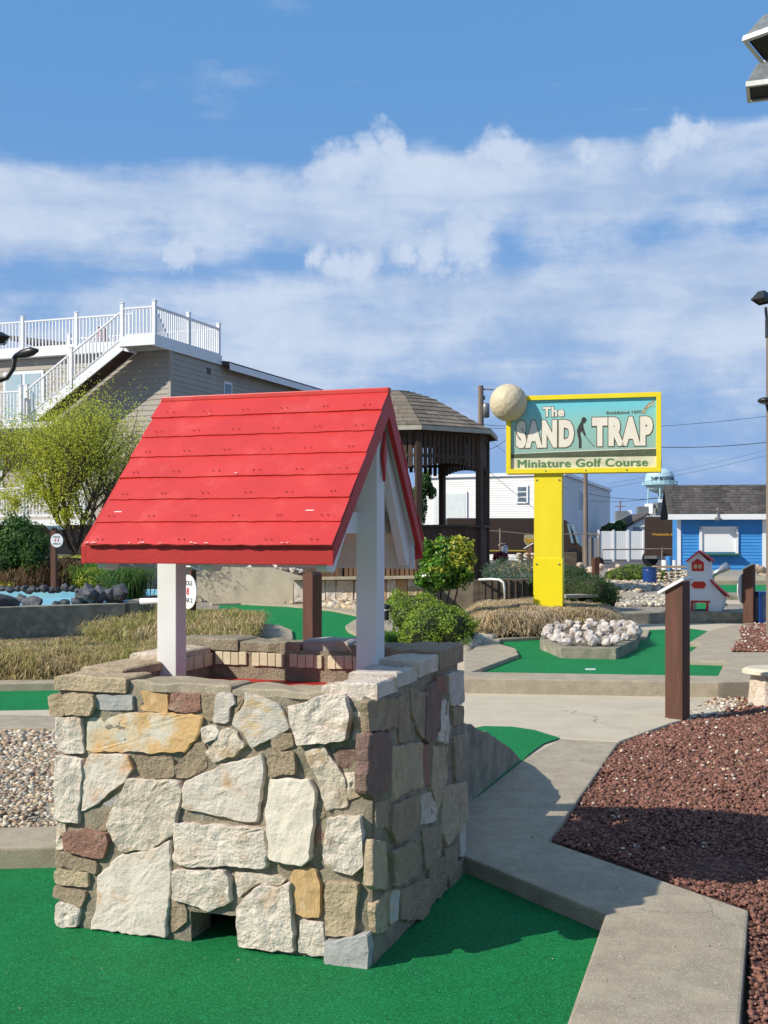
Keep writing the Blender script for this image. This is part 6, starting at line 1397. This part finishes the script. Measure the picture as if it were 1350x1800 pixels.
y_ = 200.; up3 = thing('utility_pole', 'tiny distant pole with one cross arm left of the water tower', 'utility pole', (tx(1090), y_, 0)); part('shaft', MB().tube([(tx(1090), y_, 0), (tx(1090), y_, zp(880))], .14, 6), M_utilw, up3); part('cross_arm', MB().box((tx(1090), y_, zp(890)), (1.8, .15, .15)), M_utilw, up3)

# ------------------------------------------------------------------ blue shack
sr = R(-9); s0 = G(1193, 1010, .15); sk_ = thing('snack_shack', 'small blue clapboard shack with a white shuttered window and dark shingle roof', 'shack', (s0.x, s0.y, .0), sr)
kx = s0.y/F; SWd = 143*kx/math.cos(sr); sz = lambda py: H-(py-HZ)*kx
def lx(px): return (px-1193)*kx/math.cos(sr)*.985
part('wall', MB().box((SWd/2, 1.5, (sz(905)+.1)/2), (SWd-.06, 2.96, sz(905)-.1)), M_blue, sk_, w=False)
n = 17; hgt0 = sz(1004); bh = (sz(908)-hgt0)/n; ref = None
mb0 = MB().add([(.04, -.028, 0), (SWd-.04, -.028, 0), (SWd-.04, -.006, bh+.01), (.04, -.006, bh+.01), (.04, .01, 0), (SWd-.04, .01, 0)], [(0, 1, 2, 3), (4, 5, 1, 0)])
for i in range(n):
    if ref is None: ref = part('siding_board', mb0, M_blue, sk_, w=False); ref.location = (0, 0, hgt0)
    else:
        o = ref.copy(); C.objects.link(o); o.location = (0, 0, hgt0+i*bh)
for x0 in (.0, SWd-.02): part('corner_board', MB().box((x0+.01, -.03, (sz(905)+hgt0)/2), (.13, .06, sz(905)-hgt0)), M_vinyl, sk_, w=False)
part('skirt_board', MB().box((SWd/2, -.02, hgt0-.06), (SWd, .06, .14)), M_brownp, sk_, w=False)
za, zr = sz(908), sz(850)
rr_ = part('roof', MB().extrude([(-.42, za), (1.5, zr), (3.4, za), (3.4, za-.08), (1.5, zr-.10), (-.42, za-.08)], (-.42, 0, 0), (0, 1, 0), (0, 0, 1), (SWd+.84, 0, 0)), M_shingj, sk_, w=False)
nc = 12
for i in range(nc):
    f0, f1 = i/nc, (i+1)/nc; y0, y1 = -.42+1.92*f0, -.42+1.92*f1; q0, q1 = za+(zr-za)*f0, za+(zr-za)*f1; mb = MB(); x = -.42
    while x < SWd+.42:
        w = RND.uniform(.22, .36); x2 = min(x+w, SWd+.42); mb.add([(x, y0-.01, q0+.022), (x2-.01, y0-.01, q0+.022), (x2-.01, y1, q1+.006), (x, y1, q1+.006), (x, y0-.01, q0), (x2-.01, y0-.01, q0)], [(0, 1, 2, 3), (4, 5, 1, 0)]); x = x2
    part('shingle_course', mb, M_shingj, rr_, w=False)
part('fascia', MB().box((SWd/2, -.44, za-.02), (SWd+.84, .05, .20)), M_vinyl, sk_, w=False)
part('soffit', MB().box((SWd/2, -.2, za-.10), (SWd+.8, .42, .03)), M_vinyl, sk_, w=False)
wx0, wx1, wz0, wz1 = lx(1228), lx(1294), sz(973), sz(926)
wn = part('window', MB().box(((wx0+wx1)/2, -.05, wz1-.04), (wx1-wx0, .09, .10)).box((wx0+.05, -.05, (wz0+wz1)/2), (.10, .09, wz1-wz0)).box((wx1-.05, -.05, (wz0+wz1)/2), (.10, .09, wz1-wz0)), M_vinyl, sk_, w=False)
part('shutter', MB().box(((wx0+wx1)/2, -.015, (wz0+wz1)/2), (wx1-wx0-.2, .04, wz1-wz0-.12)), M_vinyl, wn, w=False)
part('ledge', MB().box(((wx0+wx1)/2+.05, -.16, wz0-.02), (wx1-wx0-.05, .32, .06)), mat('ledge_green', (.03, .12, .03)), sk_, w=False)
part('roof_lamp', MB().lathe((lx(1257), -.50, za-.16), [(0, 0), (.12, .02), (.12, .10), (.03, .14), (.025, .34), (.06, .36), (.06, .46), (0, .48)], 12), M_lampgrey, sk_, w=False)
# things beside the shack
cyl = thing('painted_post', 'white and blue painted drum standing left of the blue shack', 'drum', P(1177, 1000, 38)); 
c = P(1176, 1004, 38)
for k, (dx, m, h) in enumerate(((-.12, M_vinyl, .36), (.0, M_bin, .48), (.14, M_vinyl, .36))): part('drum', MB().lathe((c.x+dx*1.2, c.y+.01*k, c.z), [(0, 0), (.10, 0), (.10, h), (0, h)], 14), m if m is M_vinyl else M_blue, cyl)
sbse = thing('stone_pier', 'low stacked stone pier left of the white chapel', 'pier', P(1176, 1026, 31)); c = P(1176, 1024, 31)
for r_ in range(4):
    for k in range(4): part('stone', MB().rock((c.x-.26+k*.17, c.y, c.z+.06+r_*.085), .095, 300+r_*5+k, (1, 1, .5), .3, 1), ST['qtwb'[(r_+k) % 4]], sbse)
part('cap', MB().box((c.x, c.y, c.z+.42), (.78, .5, .05)), ST['b'], sbse)
for i in range(9):
    c = P(1010+i*9+RND.uniform(-2, 2) if i < 6 else 1075+(i-6)*6, 1000+RND.uniform(-6, 8), 36); solo('rock', MB().rock(c, RND.uniform(.14, .24), 400+i, (1.1, 1, .8), .35), M_rockr, 'pale buff boulder beside the brown stake and chain link gate', 'rock', 'pale buff boulders before the chain link gate')
for i, (px, py, r) in enumerate([(1083, 1031, .10), (1092, 1036, .07), (1101, 1036, .09), (1160, 1036, .08)]): solo('rock', MB().rock(P(px, py, 26), r, 500+i, (1, 1, .8), .3), M_rockd, 'small dark rock on the pebbles in front of the green mound', 'rock', 'small dark rocks on the far pebbles')
for i, (px, py, r) in enumerate([(1335, 1000, .22), (1346, 1010, .25), (1340, 1022, .2)]): solo('rock', MB().rock(P(px, py, 34), r, 520+i, (1, 1, .8), .3), M_rockr, 'buff boulder right of the blue shack at the edge of the picture', 'rock', 'buff boulders right of the blue shack')
kw = thing('garden_wall', 'grey block planter wall right of the yellow sign pole', 'wall', P(1000, 998, 34)); c = P(1001, 998, 34)
part('wall', MB().box(c+Vector((0, .3, .12)), (.42, .6, .65)), M_tie, kw); c = P(925, 998, 34)
stw = thing('stone_pillar', 'short stacked stone pillar left of the yellow sign pole', 'pillar', c)
for r_ in range(5):
    for k in range(3): part('stone', MB().rock((c.x-.2+k*.2, c.y, c.z-.0+r_*.10), .11, 350+r_*5+k, (1, 1, .55), .3, 1), ST['qtwb'[(r_+k) % 4]], stw)

def _grp(g, f=lambda o: True): return [o for o in C.objects if o.get('group') == g and f(o)]
ordinal(_grp('dark slate rocks around the pool', lambda o: 'far rim' in o['label']), 'the slate rocks on the far rim of the blue pool')
nr_ = sorted(_grp('dark slate rocks around the pool', lambda o: 'far rim' not in o['label']), key=lambda o: o.location.x/o.location.y)
ordinal(nr_[:7], 'the large near slate rocks by the pool'); ordinal(nr_[7:], 'slate rocks right of the pool')
ordinal(_grp('pale buff boulders before the chain link gate'), 'the pale buff boulders before the chain link gate')
ordinal(_grp('pale rocks along the top of the stucco wall'), 'the pale rocks on top of the beige stucco wall')
ordinal(_grp('small dark rocks on the far pebbles'), 'the small dark rocks in front of the green mound shrub')
ordinal(_grp('buff boulders right of the blue shack'), 'the buff boulders right of the blue shack')
